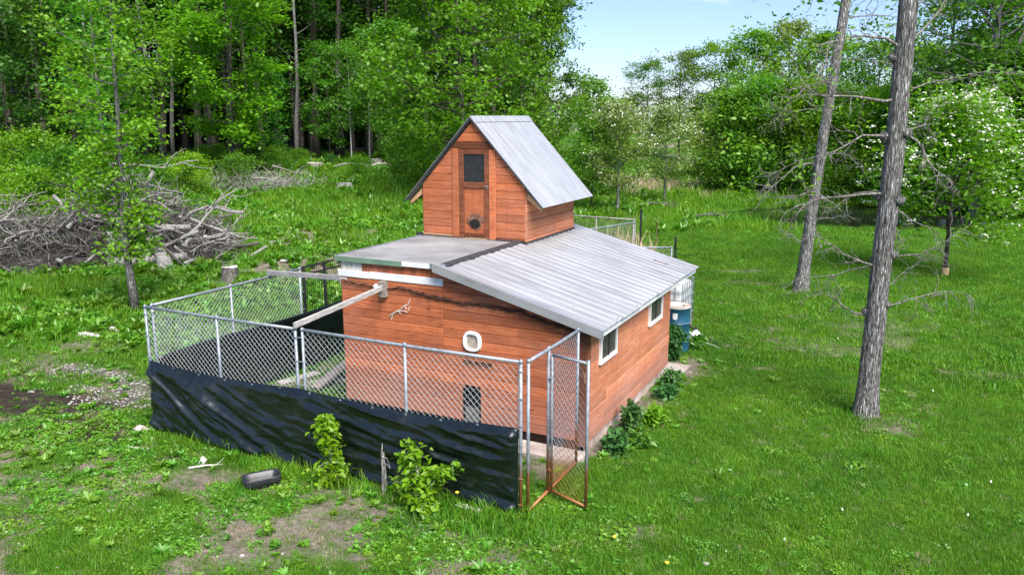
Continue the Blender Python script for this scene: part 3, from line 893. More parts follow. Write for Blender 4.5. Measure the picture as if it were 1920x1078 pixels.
# bare lookout braces under the eaves
for side in (1, -1):
    mb = MB(); xa = CR+side*.995+side*.03; zz = CZ-.10-TS*1.03
    xe2 = CR+side*1.27; ze2 = CZ-.07-TS*1.27
    for yy in (CY0+.0,):
        mb.add([(xa,yy,zz-.10),(xe2,yy,ze2-.06),(xe2,yy+.05,ze2-.06),(xa,yy+.05,zz-.10),(xa,yy,zz),(xe2,yy,ze2),(xe2,yy+.05,ze2),(xa,yy+.05,zz)], [(0,3,2,1),(4,5,6,7),(0,1,5,4),(1,2,6,5),(2,3,7,6),(3,0,4,7)])
    mb.build('lookout', M['bare'], shed)

# dead vine and bleached twig on the front wall
vn = MB(); rd = random.Random(5)
path = [(-7.62,2.075),(-7.35,2.055),(-7.16,2.05),(-6.95,1.99),(-6.55,2.06),(-6.2,2.0),(-5.87,1.975),(-5.5,1.93),(-5.2,1.95),(-4.93,1.92),(-4.72,1.90),(-4.62,1.93),(-4.45,1.86),(-4.2,1.81),(-3.97,1.76),(-3.78,1.70)]
def rs_path(path, n=6, j=.015):
    out = []
    for a, b in zip(path[:-1], path[1:]):
        for k in range(n):
            t = k/n; out.append((a[0]+(b[0]-a[0])*t+rd.uniform(-j,j), -.038-rd.uniform(0,.02), a[1]+(b[1]-a[1])*t+rd.uniform(-j,j)))
    return out
for s in range(5):
    i0 = 0 if s < 2 else rd.randint(3, 6); vn.tube(rs_path(path[i0:], 6, .014+.006*s), .006 if s else .011, 4)
for k in range(70):
    a = rd.choice(path[5:]); L = rd.uniform(.05,.2); an = rd.uniform(math.pi*.9, math.pi*2.1)
    a = (a[0]+rd.uniform(-.15,.15), a[1]+rd.uniform(-.02,.02))
    vn.tube([(a[0],-.042,a[1]), (a[0]+L*.5*math.cos(an),-.05,a[1]+L*.35*math.sin(an)), (a[0]+L*math.cos(an),-.045,a[1]+L*.5*math.sin(an))], [.004,.003,.002], 3)
tag(vn.build('dead_vine', M['vine'], None, FF), 'dried brown vine clinging across the front wall of the coop', 'vine')
tw = MB()
for pth in ([(-6.74,1.55),(-6.72,1.62),(-6.66,1.68),(-6.58,1.72),(-6.5,1.79),(-6.44,1.81),(-6.40,1.90)], [(-6.78,1.60),(-6.70,1.66),(-6.62,1.69),(-6.57,1.70),(-6.5,1.71),(-6.46,1.69),(-6.43,1.73),(-6.42,1.78)], [(-6.6,1.71),(-6.58,1.66)], [(-6.5,1.79),(-6.47,1.74)]):
    tw.tube([(a, -.034, b) for a, b in pth], .007, 4)
tag(tw.build('bleached_twig', M['paletwig'], None, FF), 'bleached forked twig hanging on the coop front wall', 'twig')
# wooden block that carries the beam, small white insulator beside it
mb = MB(); mb.box((-6.895, -.115, 1.90), (-6.785, -.026, 2.125)); 
tag(mb.build('wooden_block', M['deck_wood'], None, FF), 'short weathered wooden block fixed to the coop wall at a beam end', 'block')
mb = MB(); mb.lathe([(.0,0),(.035,.005),(.04,.03),(.028,.06),(.0,.07)], 12, (0,0,0)); 
(mb.build('knob', M['plastic_white'], shed, T(-6.985, Y0-.026, 2.035) @ Matrix.Rotation(math.pi/2, 4, 'X'), True))
ns = MB(); rd = random.Random(12)
for k in range(60):
    a = rd.uniform(0,6.28); q = (-6.62+rd.gauss(0,.16), 11.93+rd.gauss(0,.04), 2.440+rd.uniform(0,.012)); L = rd.uniform(.05,.14)
    ns.tube([q, (q[0]+L*.5*math.cos(a), q[1]+L*.3*math.sin(a), q[2]+.008), (q[0]+L*math.cos(a), q[1]+L*.6*math.sin(a), q[2])], .003, 3)
tag(ns.build('nest_straw', M['straw'] if 'straw' in M else M['bare']), 'wisps of dry nest straw on the flat roof under the cupola door', 'straw', kind='stuff')
# concrete doorstep slab
mb = MB(); mb.box((-4.75, 9.20, -.04), (-3.60, 9.59, .055))
st_ = mb.build('concrete_step', M['concrete']); tag(st_, 'low pinkish concrete slab at the foot of the coop front wall', 'slab')
mb = MB(); mb.box((-4.6, 13.62, -.04), (-3.36, 14.15, .03))
tag(mb.build('concrete_pad', M['concrete']), 'worn concrete pad at the back corner of the coop by the drum', 'slab')

# ================================================================== PEN
def link_mesh(u0, u1, z0, z1, d=.083, r=.0026, sag=0.0):
    """chain link in the (u,z) plane at y=0: zigzag wires as three-sided prisms"""
    w = d/2; nk = int((u1-u0)/w); nj = int((z1-z0)/w)
    w_u = (u1-u0)/nk; w_z = (z1-z0)/nj
    K, J = np.meshgrid(np.arange(nk), np.arange(nj), indexing='ij'); K = K.ravel(); J = J.ravel()
    a = np.stack([u0+(K+((J+K) % 2))*w_u, np.zeros(len(K)), z0+J*w_z], -1)
    b = np.stack([u0+(K+((J+1+K) % 2))*w_u, np.zeros(len(K)), z0+(J+1)*w_z], -1)
    a[:,1] += sag*np.sin(a[:,0]*5+a[:,2]*3); b[:,1] += sag*np.sin(b[:,0]*5+b[:,2]*3)
    dr = (b-a)/np.linalg.norm(b-a, axis=1, keepdims=True)
    s = np.stack([dr[:,2], np.zeros(len(K)), -dr[:,0]], -1); t = np.array([0,1.0,0])
    V = []
    for e in (a, b):
        for an in (0, 2.094, 4.189): V.append(e + s*r*math.cos(an) + t*r*math.sin(an))
    V = np.stack(V, 1).reshape(-1, 3); o = np.arange(len(K))*6
    F = np.concatenate([np.stack([o+i, o+(i+1) % 3, o+3+(i+1) % 3, o+3+i], -1) for i in range(3)])
    return mesh_np('chain_link', V, F)

def panel(name, p0, p1, h, posts, label, group=None, z0=.06, mats=('galv','wire'), r=.021, mesh=True, bottom=True, d=.083, cat='fence panel'):
    p0 = Vector((p0[0], p0[1], tz(*p0))); p1 = Vector((p1[0], p1[1], tz(*p1)))
    L = ((p1-p0).xy).length; U = (p1-p0); U.z = 0; U.normalize()
    e = empty(name, p0); e.matrix_basis = T(p0) @ Matrix.Rotation(math.atan2(U.y, U.x), 4, 'Z'); WM[e.name] = e.matrix_basis.copy()
    F = WM[e.name]
    tag(e, label, cat, group)
    for u in posts:
        mb = MB(); mb.tube([(u,0,-.06),(u,0,h)], r*.95, 10); mb.lathe([(r*1.15,h-.012),(r*1.2,h+.012),(r*.7,h+.03),(.002,h+.035)], 10, (u,0,0)); mb.build('post', M[mats[0]], e, F, True)
    mb = MB(); mb.tube([(0,0,h),(L*.3,0,h-.004),(L*.6,0,h-.007),(L,0,h)], r, 10); mb.build('top_rail', M[mats[0]], e, F, True)
    if bottom:
        mb = MB(); mb.tube([(0,0,z0),(L,0,z0)], r*.9, 8); mb.build('bottom_rail', M[mats[0]], e, F, True)
    if mesh:
        me = link_mesh(r, L-r, z0, h, d, .0029, .006)
        tag(mobj('wire_mesh', me, M[mats[1]], e, F), kind='stuff')
        mb = MB()                                     # tension bars and ties
        for u in (r+.02, L-r-.02): mb.tube([(u,-.006,z0),(u,-.006,h)], .004, 4)
        for u in (0, L):
            for k in range(6):
                z = z0+.1+k*(h-z0-.2)/5; mb.tube([(u-.03,-.024,z),(u+.035,-.024,z)], .006, 5)
        tag(mb.build('ties', M[mats[0]], e, F), kind='stuff')
    return e, F, L

FY = 7.66
panel('chain_link_panel', (-9.63,FY), (-6.865,FY), 1.85, [0, 1.38, 2.745], 'chain link panel with black tarp laced to it beside the dirt and gravel patch', 'kennel panels', mats=('galv','wire'))
panel('chain_link_panel', (-6.79,FY), (-3.68,FY), 1.85, [0.02, 1.57, 3.10], 'chain link panel in front of the cat flap wall, ending at the open gate', 'kennel panels', mats=('galv_rust','wire'))
panel('chain_link_panel', (-9.62,7.74), (-9.62,10.93), 1.85, [0.03, 1.53, 3.16], 'chain link panel opposite the coop with black sheeting on its lower half', 'kennel panels')
# gate panel: corner to wall, with the gate swung outward
e, F, L = panel('gate_panel', (-3.625,7.72), (-3.625,9.22), 1.85, [.0, .56, 1.48], 'narrow chain link panel carrying the open rusty gate beside the coop corner', 'kennel panels', mats=('galv_rust','wire_rust'), mesh=False)
tag(mobj('wire_mesh', link_mesh(.58, 1.46, .06, 1.85, .083, .0028, .01), M['wire_rust'], e, F), kind='stuff')
gd = Vector((.955, -.31, 0)).normalized()
GF = T(-3.60, 8.265, 0) @ Matrix.Rotation(math.atan2(gd.y, gd.x), 4, 'Z')
gL = .57
gm = MB(); gm.tube([(.035,0,.07),(.035,0,1.80),], .017, 8); gm.tube([(gL,0,.05),(gL,0,1.84)], .019, 8); gm.tube([(.035,0,1.79),(gL,0,1.80)], .017, 8); gm.tube([(.035,0,.09),(gL,0,.075)], .017, 8)
gate = gm.build('gate', M['galv_rust'], e, GF, True)
tag(mobj('wire_mesh', link_mesh(.05, gL-.02, .09, 1.79, .083, .0026, .012), M['wire_rust'], gate, GF), kind='stuff')
mb = MB(); mb.tube([(gL-.03,-.03,1.66),(gL-.03,-.03,1.58)], .014, 6); mb.box((gL-.06,-.04,1.60), (gL-.02,-.02,1.69)); mb.build('latch', M['rust'], gate, GF)
for z in (.35, 1.5):
    mb = MB(); mb.tube([(.0,0,z),(.04,0,z)], .024, 8); mb.build('hinge', M['galv_rust'], gate, GF)

# black welded-wire kennel panels continuing the left side
def bar_panel(p0, p1, h, label, group, posts=(0, 1)):
    p0 = Vector((*p0, 0)); p1 = Vector((*p1, 0)); U = p1-p0; L = U.length
    e = empty('black_wire_panel', p0); F = T(p0) @ Matrix.Rotation(math.atan2(U.y, U.x), 4, 'Z'); e.matrix_basis = F; WM[e.name] = F.copy()
    tag(e, label, 'fence panel', group)
    for u in (0, L/2, L):
        mb = MB(); mb.box((u-.022,-.022,-.05), (u+.022,.022,h)); mb.build('post', M['black'], e, F)
    for z in (.08, h*.5, h-.16, h-.02):
        mb = MB(); mb.box((.023,-.014,z-.014), (L/2-.023,.014,z+.014)); mb.box((L/2+.023,-.014,z-.014), (L-.023,.014,z+.014)); mb.build('rail', M['black'], e, F)
    mb = MB(); n = int(L/.055)
    for k in range(1, n): 
        u = k*L/n
        if abs(u-L/2) > .03: mb.box((u-.0035,-.018,.08), (u+.0035,-.0142,h-.02))
    tag(mb.build('wire_bars', M['black'], e, F), kind='stuff')
bar_panel((-9.62,11.0), (-9.62,12.15), 1.88, 'black welded wire kennel panel joined to the chain link beside the stump', 'black kennel panels')
bar_panel((-9.62,12.2), (-9.62,13.4), 1.88, 'black welded wire kennel panel behind the coop flat roof corner', 'black kennel panels')
bar_panel((-9.57,13.44), (-7.72,13.44), 1.88, 'black welded wire kennel panel closing the pen behind the beams', 'black kennel panels')

# tarps
def tarp(name, x0, x1, ztop, zbot, nu, nv, foldf, world, label):
    U = np.linspace(0, 1, nu); V = np.linspace(0, 1, nv); uu, vv = np.meshgrid(U, V)
    x = x0+(x1-x0)*uu; zt = ztop(uu); zb = zbot(uu); z = zb+(zt-zb)*vv
    y = -.035 - foldf(uu, vv)
    P = np.stack([x, y, z], -1).reshape(-1, 3); id_ = np.arange(nu*nv).reshape(nv, nu)
    f = np.stack([id_[:-1,:-1], id_[:-1,1:], id_[1:,1:], id_[1:,:-1]], -1).reshape(-1, 4)
    # back sheet 3 mm behind, joined round the hem
    n = len(P); P2 = P.copy(); P2[:,1] += .003
    f2 = f[:, ::-1] + n
    hem = []
    for a, b in zip(id_[0,:-1], id_[0,1:]): hem.append((b, a, a+n, b+n))
    for a, b in zip(id_[-1,:-1], id_[-1,1:]): hem.append((a, b, b+n, a+n))
    for a, b in zip(id_[:-1,0], id_[1:,0]): hem.append((a, b, b+n, a+n))
    for a, b in zip(id_[:-1,-1], id_[1:,-1]): hem.append((b, a, a+n, b+n))
    me = mesh_np(name, np.concatenate([P, P2]), np.concatenate([f, f2, np.array(hem)]), True)
    o = mobj(name, me, M['tarp'], None, world); tag(o, label, 'tarp')
    return o

def ridged(a, b, seed, p=3.0): return (1-np.abs(2*fbm(a, b, seed, 3)-1))**p
def folds_front(u, v):
    x = u*5.93; z = v*1.05
    left = ss(.66, .22, u); top = ss(1.0, .90, v); end = ss(0, .02, u)*ss(1, .985, u)
    b1 = z + .62*x - .050*x*x; a1 = x - .5*z                        # swags sweep down to the right
    f1 = (ridged(a1*.22+3, b1*1.9, 71, 4.4)*.115 + ridged(a1*.4, b1*4.4, 72, 4.0)*.040)*left
    b2 = z + .16*x
    f2 = (ridged(x*.55, b2*3.4, 73, 5.0)*.055 + ridged(x*1.6, b2*8.0, 74, 4.0)*.022)*(1-.75*left)
    f3 = (fbm(x*5, z*12, 77, 3)-.5)*.010 + ridged(x*2.2+z*2, z*5-x, 78, 4)*.014
    low = np.exp(-((v-.09)/.06)**2)*.045*(.35+.65*fbm(x*1.3, z, 80, 2))
    return (f1+f2+f3+low)*top*end + .004
def zt_front(u): return 1.075 - .055*np.sin(np.pi*np.clip(u/.47,0,1))*(u<.47) - .045*np.sin(np.pi*np.clip((u-.47)/.53,0,1))*(u>=.47) + .015*(u>.9)
def zb_front(u): return .10*ss(.14,.0,u) - .0 + .012*np.sin(u*23) + .012
tp = tarp('black_tarp', -9.63, -3.70, zt_front, zb_front, 300, 56, folds_front, T(0, FY, 0), 'shiny black tarp draped along the low front of the kennel behind the two saplings')
gm = MB()
for u in np.linspace(0.0, 1, 13):
    x = -9.60+5.87*u; gm.lathe([(.016,0),(.018,.004),(.008,.005)], 10, (x, float(zt_front(np.array([u]))[0])-.025, 0))
gm.build('grommets', M['galv'], tp, T(0, FY-.046, 0) @ Matrix.Rotation(math.pi/2, 4, 'X'))
def folds_left(u, v): return (fbm(u*9, v*4, 81, 4)-.5)*.06*ss(1,.8,v) + np.abs(np.sin((v*1.2+u*6)*3))**3*.02*ss(1,.85,v)
LF = wall_frame((-9.57, 0, 0), (0,-1,0))       # u = -y, local -Y faces +X... mirrored below
tarp('black_sheeting', 7.78, 13.35, lambda u: 1.09-.05*u+.02*np.sin(u*9), lambda u: .0+.01*np.sin(u*20), 90, 22, folds_left,
     Matrix(((0,-1,0,-9.62),(1,0,0,0),(0,0,1,0),(0,0,0,1))), 'black sheeting lining the pen side opposite the coop')
tarp('black_sheeting', -9.5, -7.75, lambda u: 1.2+.03*np.sin(u*9), lambda u: .0*u, 40, 16, folds_left, T(0, 13.40, 0), 'black sheeting across the closed end of the pen')

# beams, ramp, loose lumber in the pen
def lumber(name, a, b, w, t, m_, label, group=None, roll=0.0, cat='plank'):
    a, b = Vector(a), Vector(b); d = b-a; L = d.length; d.normalize()
    s = Vector((0,0,1)).cross(d).normalized(); n = d.cross(s)
    R = Matrix(((d.x,s.x,n.x),(d.y,s.y,n.y),(d.z,s.z,n.z))).to_4x4()
    Wd = T((a+b)/2) @ R @ Matrix.Rotation(roll, 4, 'X')
    mb = MB(); c = min(w,t)*.12; hw, ht = w/2, t/2
    prof = [(-hw+c,-ht),(hw-c,-ht),(hw,-ht+c),(hw,ht-c),(hw-c,ht),(-hw+c,ht),(-hw,ht-c),(-hw,-ht+c)]
    k = 8; vs = [(-L/2,y,z) for y,z in prof]+[(L/2,y,z) for y,z in prof]
    mb.add(vs, [tuple(reversed(range(k))), tuple(range(k,2*k))]+[(i,(i+1)%k,(i+1)%k+k,i+k) for i in range(k)])
    return tag(mb.build(name, M[m_], None, Wd), label, cat, group)
lumber('wooden_beam', (-6.86,7.62,1.905), (-6.84,9.484,2.035), .036, .075, 'grey_wood', 'weathered grey beam from the fence joint to the block on the coop wall', cat='beam')
lumber('wooden_beam', (-9.66,10.15,1.915), (-7.64,9.575,2.10), .036, .08, 'grey_wood', 'weathered grey beam from the pen side to the white strip on the coop corner', cat='beam')
lumber('ramp_board', (-8.62,9.98,.07), (-8.50,11.25,.46), .19, .04, 'deck_wood', 'grey ramp board leaning up inside the pen')
mb = MB(); mb.box((-8.66,11.16,0), (-8.34,11.42,.40)); tag(mb.build('ramp_stand', M['deck_wood']), 'old wooden box propping the ramp board in the pen', 'box')
lumber('loose_plank', (-8.95,10.25,.03), (-8.2,11.0,.03), .14, .04, 'grey_wood', 'pale plank lying flat beside the ramp in the pen')
lumber('loose_plank', (-9.42,10.0,.03), (-9.2,10.75,.03), .16, .04, 'grey_wood', 'pale plank lying flat against the pen sheeting')
lumber('loose_plank', (-9.3,9.3,.02), (-8.6,9.9,.02), .09, .03, 'deck_wood', 'thin dark plank lying in the pen grass')
# white feeder jug hanging by the sheeting
mb = MB(); mb.lathe([(.0,0),(.10,.0),(.115,.03),(.085,.06),(.085,.20),(.06,.25),(.025,.27),(.025,.31),(.0,.315)], 16)
tag(mb.build('white_feeder', M['plastic_white'], None, T(-9.15, 11.75, tz(-9.15,11.75)), True), 'white plastic poultry drinker standing in the pen', 'drinker')

# ================================================================== THINGS ROUND THE SHED
# blue drum with white lid
dr = empty('steel_drum', (-3.93, 15.11, tz(-3.93,15.11))); DF = WM[dr.name]
tag(dr, 'dark blue steel drum with pale rusty lid at the back corner of the coop', 'drum')
prof = [(.0,.0),(.285,.0),(.292,.02),(.285,.04),(.285,.27),(.297,.285),(.297,.305),(.285,.32),(.285,.56),(.297,.575),(.297,.595),(.285,.61),(.285,.85),(.292,.865),(.292,.885),(.278,.885)]
mb = MB(); mb.lathe(prof, 36); mb.build('body', M['blue_drum'], dr, DF, True)
mb = MB(); mb.lathe([(.29,.872),(.297,.88),(.297,.895),(.285,.90),(.275,.892),(.0,.889)], 36); mb.build('lid', m_plain('rusty cream lid', [(.3,(.34,.24,.17)),(.5,(.58,.50,.42)),(.7,(.68,.63,.57))], 4, .6), dr, DF, True)
for z in (.295, .585):
    mb = MB(); mb.tube([(.2975*math.cos(2*math.pi*k/36), .2975*math.sin(2*math.pi*k/36), z) for k in range(37)], .006, 5, False); mb.build('hoop', m_plain('worn hoop', [(.3,(.10,.20,.28)),(.7,(.38,.44,.48))], 8, .5), dr, DF)
mb = MB()
a0 = -math.pi*.42
vs = []
for k in range(5):
    a = a0 + (k-2)*.075; vs += [(.2995*math.cos(a), .2995*math.sin(a), .70 if k in (0,4) else .675), (.2995*math.cos(a), .2995*math.sin(a), .80)]
mb.add(vs, [(2*k, 2*k+2, 2*k+3, 2*k+1) for k in range(4)]); mb.build('sticker', M['plastic_white'], dr, DF)
mb = MB(); mb.lathe([(.0,.889),(.03,.889),(.03,.905),(.0,.906)], 10, (.15,.05,0)); mb.lathe([(.0,.889),(.02,.889),(.02,.9),(.0,.902)], 10, (-.12,-.1,0)); mb.build('bung', M['rust'], dr, DF)

# caged liquid tote
to = empty('caged_tote', (-4.55, 16.55, tz(-4.55,16.55))); TF = WM[to.name]
tag(to, 'white plastic liquid tote in a metal cage behind the drum', 'tote')
mb = MB(); mb.box((-.47,-.47,.14), (.47,.47,1.05)); o = mb.build('tank', M['plastic_white'], to, TF)
bv = o.modifiers.new('bevel', 'BEVEL'); bv.width = .06; bv.segments = 3
mb = MB()
for s in (-1, 1):
    for k in range(8):
        q = -.5+k/7
        mb.tube([(q, s*.5, .12), (q, s*.5, 1.1)], .009, 6); mb.tube([(s*.5, q, .12), (s*.5, q, 1.1)], .009, 6)
    for z in (.16,.36,.56,.76,.94,1.1):
        mb.tube([(-.5, s*.5, z), (.5, s*.5, z)], .009, 6); mb.tube([(s*.5, -.5, z), (s*.5, .5, z)], .009, 6)
mb.build('cage', M['galv'], to, TF)
mb = MB()
for k in (-1,0,1):
    mb.box((-.5+0, k*.42-.05, 0), (.5, k*.42+.05, .10))
mb.box((-.5,-.5,.101),(.5,.5,.135)); mb.build('pallet', M['deck_wood'], to, TF)
mb = MB(); mb.lathe([(.0,1.05),(.09,1.05),(.09,1.10),(.0,1.11)], 16); mb.build('cap', M['black'], to, TF)

# white jug and the two hoses
jg = empty('white_jug', (-3.66, 15.75, tz(-3.66,15.75))); jg.matrix_basis = jg.matrix_basis @ Matrix.Scale(.72, 4); WM[jg.name] = jg.matrix_basis.copy(); JF = WM[jg.name]
tag(jg, 'white plastic jug with red base standing by the hoses', 'jug')
mb = MB(); mb.lathe([(.0,.06),(.14,.06),(.15,.09),(.145,.26),(.10,.33),(.05,.36),(.05,.40),(.0,.41)], 18); mb.build('body', M['plastic_white'], jg, JF, True)
mb = MB(); mb.lathe([(.0,.0),(.16,.0),(.165,.03),(.15,.058),(.0,.059)], 18); mb.build('base', m_plain('faded red', [(.3,(.35,.08,.07)),(.7,(.5,.16,.14))], 5, .5), jg, JF, True)
mb = MB(); mb.lathe([(.0,.405),(.055,.405),(.055,.45),(.0,.455)], 12); mb.build('cap', M['black'], jg, JF, True)
def hose(name, pts, r, m_, label, group=None):
    P = []
    for i in range(len(pts)-1):
        p0, p1, p2, p3 = [Vector(pts[max(0,min(len(pts)-1,i+k))]) for k in (-1,0,1,2)]
        for k in range(6):
            t = k/6; P.append(.5*((2*p1)+(-p0+p2)*t+(2*p0-5*p1+4*p2-p3)*t*t+(-p0+3*p1-3*p2+p3)*t**3))
    P.append(Vector(pts[-1]))
    mb = MB(); mb.tube(P, r, 8); return tag(mb.build(name, m_, None, None, True), label, 'hose', group)
def gp(x, y, h): return (x, y, tz(x,y)+h)
hose('garden_hose', [gp(-3.95,15.65,.45), gp(-3.80,15.85,.30), gp(-3.55,15.9,.14), gp(-3.3,15.80,.05), gp(-3.08,15.60,.022)], .020, M['black'], 'thick black hose running from the drum out onto the lawn')
hose('garden_hose', [gp(-3.88,15.60,.40), gp(-3.70,15.62,.20), gp(-3.5,15.70,.06), gp(-3.25,15.62,.03), gp(-3.12,15.48,.02)], .013, m_plain('pale hose', [(.3,(.45,.46,.47)),(.7,(.65,.66,.67))], 5, .5), 'thin pale hose lying beside the thick black hose')

# black rubber tray, upturned edge
tr = empty('rubber_tray', (-6.93, 6.95, tz(-6.93,6.95)), .95); TRF = WM[tr.name]
tag(tr, 'black rubber feed tray lying on the bare ground in front of the tarp', 'tray')
mb = MB(); n = 28
def rr(a, b, e=5): return superring(0, 0, a, b, n, e)
L_ = [(rr(.20,.10),0.0),(rr(.225,.125),.06),(rr(.235,.135),.13),(rr(.225,.125),.142),(rr(.20,.10),.132),(rr(.18,.085),.06),(rr(.165,.072),.045)]
vs = []; fs = []
for ring_, z in L_: vs += [(p[0],p[1],z) for p in ring_]
for i in range(len(L_)-1):
    for k in range(n): fs.append((i*n+k, i*n+(k+1)%n, (i+1)*n+(k+1)%n, (i+1)*n+k))
fs.append(tuple(reversed(range(n)))); fs.append(tuple((len(L_)-1)*n+k for k in range(n)))
mb.add(vs, fs); mb.build('shell', M['black'], tr, TRF, True)
mb = MB(); mb.box((-.03,-.02,.046), (.035,.015,.056)); mb.build('debris', M['paletwig'], tr, TRF)
# block lying in the grass, dead stalk, stones
lumber('pale_block', (-4.44,7.50,.035), (-4.10,7.48,.035), .09, .07, 'cream_board', 'pale painted wood block lying in tall grass at the tarp hem', cat='block')
mb = MB()
mb.tube([(0,0,-.03),(.01,.0,.25),(-.005,.01,.5),(.01,.0,.66)], [.022,.018,.014,.004], 6); mb.tube([(.03,.02,-.03),(.03,.015,.3),(.022,.01,.55)], [.014,.012,.004], 5)
mb.tube([(.01,0,.40),(.08,-.02,.42),(.14,-.03,.37)], [.006,.005,.003], 4); mb.tube([(.0,0,.5),(.06,.02,.47),(.10,.02,.36)], [.006,.005,.003], 4)
tag(mb.build('dead_stalk', M['dead'], None, T(-5.43,7.42,0)), 'dry grey broken stalk standing between the two saplings', 'stalk')
def rock(name, x, y, s, label, m_='stone', seed=0, cat='stone', group=None, sq=(1,1,.6)):
    bm = bmesh.new(); bmesh.ops.create_icosphere(bm, subdivisions=2, radius=1)
    rd = random.Random(seed); o = [rd.uniform(-9,9) for _ in range(3)]
    for v in bm.verts:
        c = v.co; k = 1 + .25*math.sin(c.x*3+o[0])*math.sin(c.y*2.6+o[1]) + .2*math.sin(c.z*4+o[2]+c.x*2)
        v.co = Vector((c.x*k*sq[0], c.y*k*sq[1], c.z*k*sq[2]))*s
    me = bpy.data.meshes.new(name); bm.to_mesh(me); bm.free()
    return tag(mobj(name, me, M[m_], None, T(x, y, tz(x,y)+s*sq[2]*.35) @ Matrix.Rotation(rd.uniform(0,6), 4, 'Z')), label, cat, group)
rock('stone', -9.78, 7.5, .10, 'pinkish stone against the outer corner of the black tarp', 'concrete', 3)
rock('stone', -8.12, 7.12, .075, 'single pale stone on the bare patch in front of the tarp', 'stone', 4, sq=(.6,1.3,.6))
rock('stone', -1.55, 7.6, .035, 'small white stone on the open lawn', 'dead_pale', 6)

# far pens behind the coop
panel('rear_fence_panel', (-9.6,22.6), (-7.1,22.4), 1.50, [0, 1.25, 2.48], 'chain link panel of the small pen beyond the coop roof, far side', 'rear pen panels', mats=('wire_grey','wire_grey'), d=.10)
panel('rear_fence_panel', (-7.9,20.0), (-7.1,22.35), 1.50, [0, 2.4], 'chain link panel of the small pen beyond the coop roof, overgrown with dry stalks', 'rear pen panels', mats=('galv','wire_grey'), d=.10)
mb = MB(); mb.box((-.025,-.025,-.1), (.025,.025,1.85)); 
po = mb.build('metal_stake', M['black'], None, T(-6.98, 22.5, tz(-6.98,22.5))); tag(po, 'black metal stake at the corner of the small rear pen', 'stake')
panel('rear_fence_panel', (-6.9,19.4), (-5.4,20.2), 1.20, [0, 1.68], 'low chain link panel just past the lean-to roof edge', 'rear pen panels', mats=('galv','wire_grey'), d=.10)
mb = MB(); mb.box((-.022,-.022,-.1), (.022,.022,1.45)); 
tag(mb.build('metal_stake', M['black'], None, T(-5.33, 20.22, tz(-5.33,20.22))), 'black metal stake at the end of the low rear panel', 'stake')
mb = MB(); mb.tube([(0,0,-.1),(.05,.0,1.1)], .012, 5); tag(mb.build('rusty_rod', M['rust'], None, T(-7.6,26.2,tz(-7.6,26.2))), 'thin rusty rod standing in grass beyond the rear pen', 'rod')

# ================================================================== VEGETATION
QUAD = (np.array([(0,0,0),(.5,-.30,.04),(1,0,-.06),(.5,.30,.04)]), np.array([(0,1,2,3)]))
LEAF = (np.array([(0,0,0),(.30,-.27,.05),(.62,-.20,.02),(1,0,-.12),(.62,.20,.02),(.30,.27,.05),(.45,0,-.02)]),
        np.array([(0,1,6),(1,2,6),(2,3,6),(3,4,6),(4,5,6),(5,0,6)]))
def leaves(pos, size, rg, up=.7, droop=.15, shape=QUAD, outward=None, width=1.0):
    """orient a leaf at every position; up: how strongly normals point up"""
    n = len(pos); V, F = shape
    d = rg.normal(size=(n,3)); d[:,2] = d[:,2]*.45 - droop
    if outward is not None: d += outward
    d /= np.linalg.norm(d, axis=1, keepdims=True)
    nn = rg.normal(size=(n,3))*(1-up) + np.array([0,0,1.0])*up
    s = np.cross(nn, d); s /= (np.linalg.norm(s, axis=1, keepdims=True)+1e-9); nn = np.cross(d, s)
    sz = np.broadcast_to(np.asarray(size, float), (n,))*rg.uniform(.65, 1.3, n)
    P = pos[:,None,:] + sz[:,None,None]*(V[None,:,0:1]*d[:,None,:] + V[None,:,1:2]*width*s[:,None,:] + V[None,:,2:3]*nn[:,None,:])
    k = len(V); o = (np.arange(n)*k)[:,None,None]
    return P.reshape(-1,3), (F[None] + o).reshape(-1, F.shape[1])

def poly(p0, d, L, n, rg, wob=.12, bend=0.0):
    p = [np.array(p0, float)]; d = np.array(d, float); d /= np.linalg.norm(d)
    for i in range(n):
        d = d + rg.normal(size=3)*wob + np.array([0,0,bend/n]); d /= np.linalg.norm(d); p.append(p[-1]+d*L/n)
    return p

def pick(pl, t):
    f = t*(len(pl)-1); i = min(int(f), len(pl)-2); return pl[i]+(pl[i+1]-pl[i])*(f-i), (pl[i+1]-pl[i])

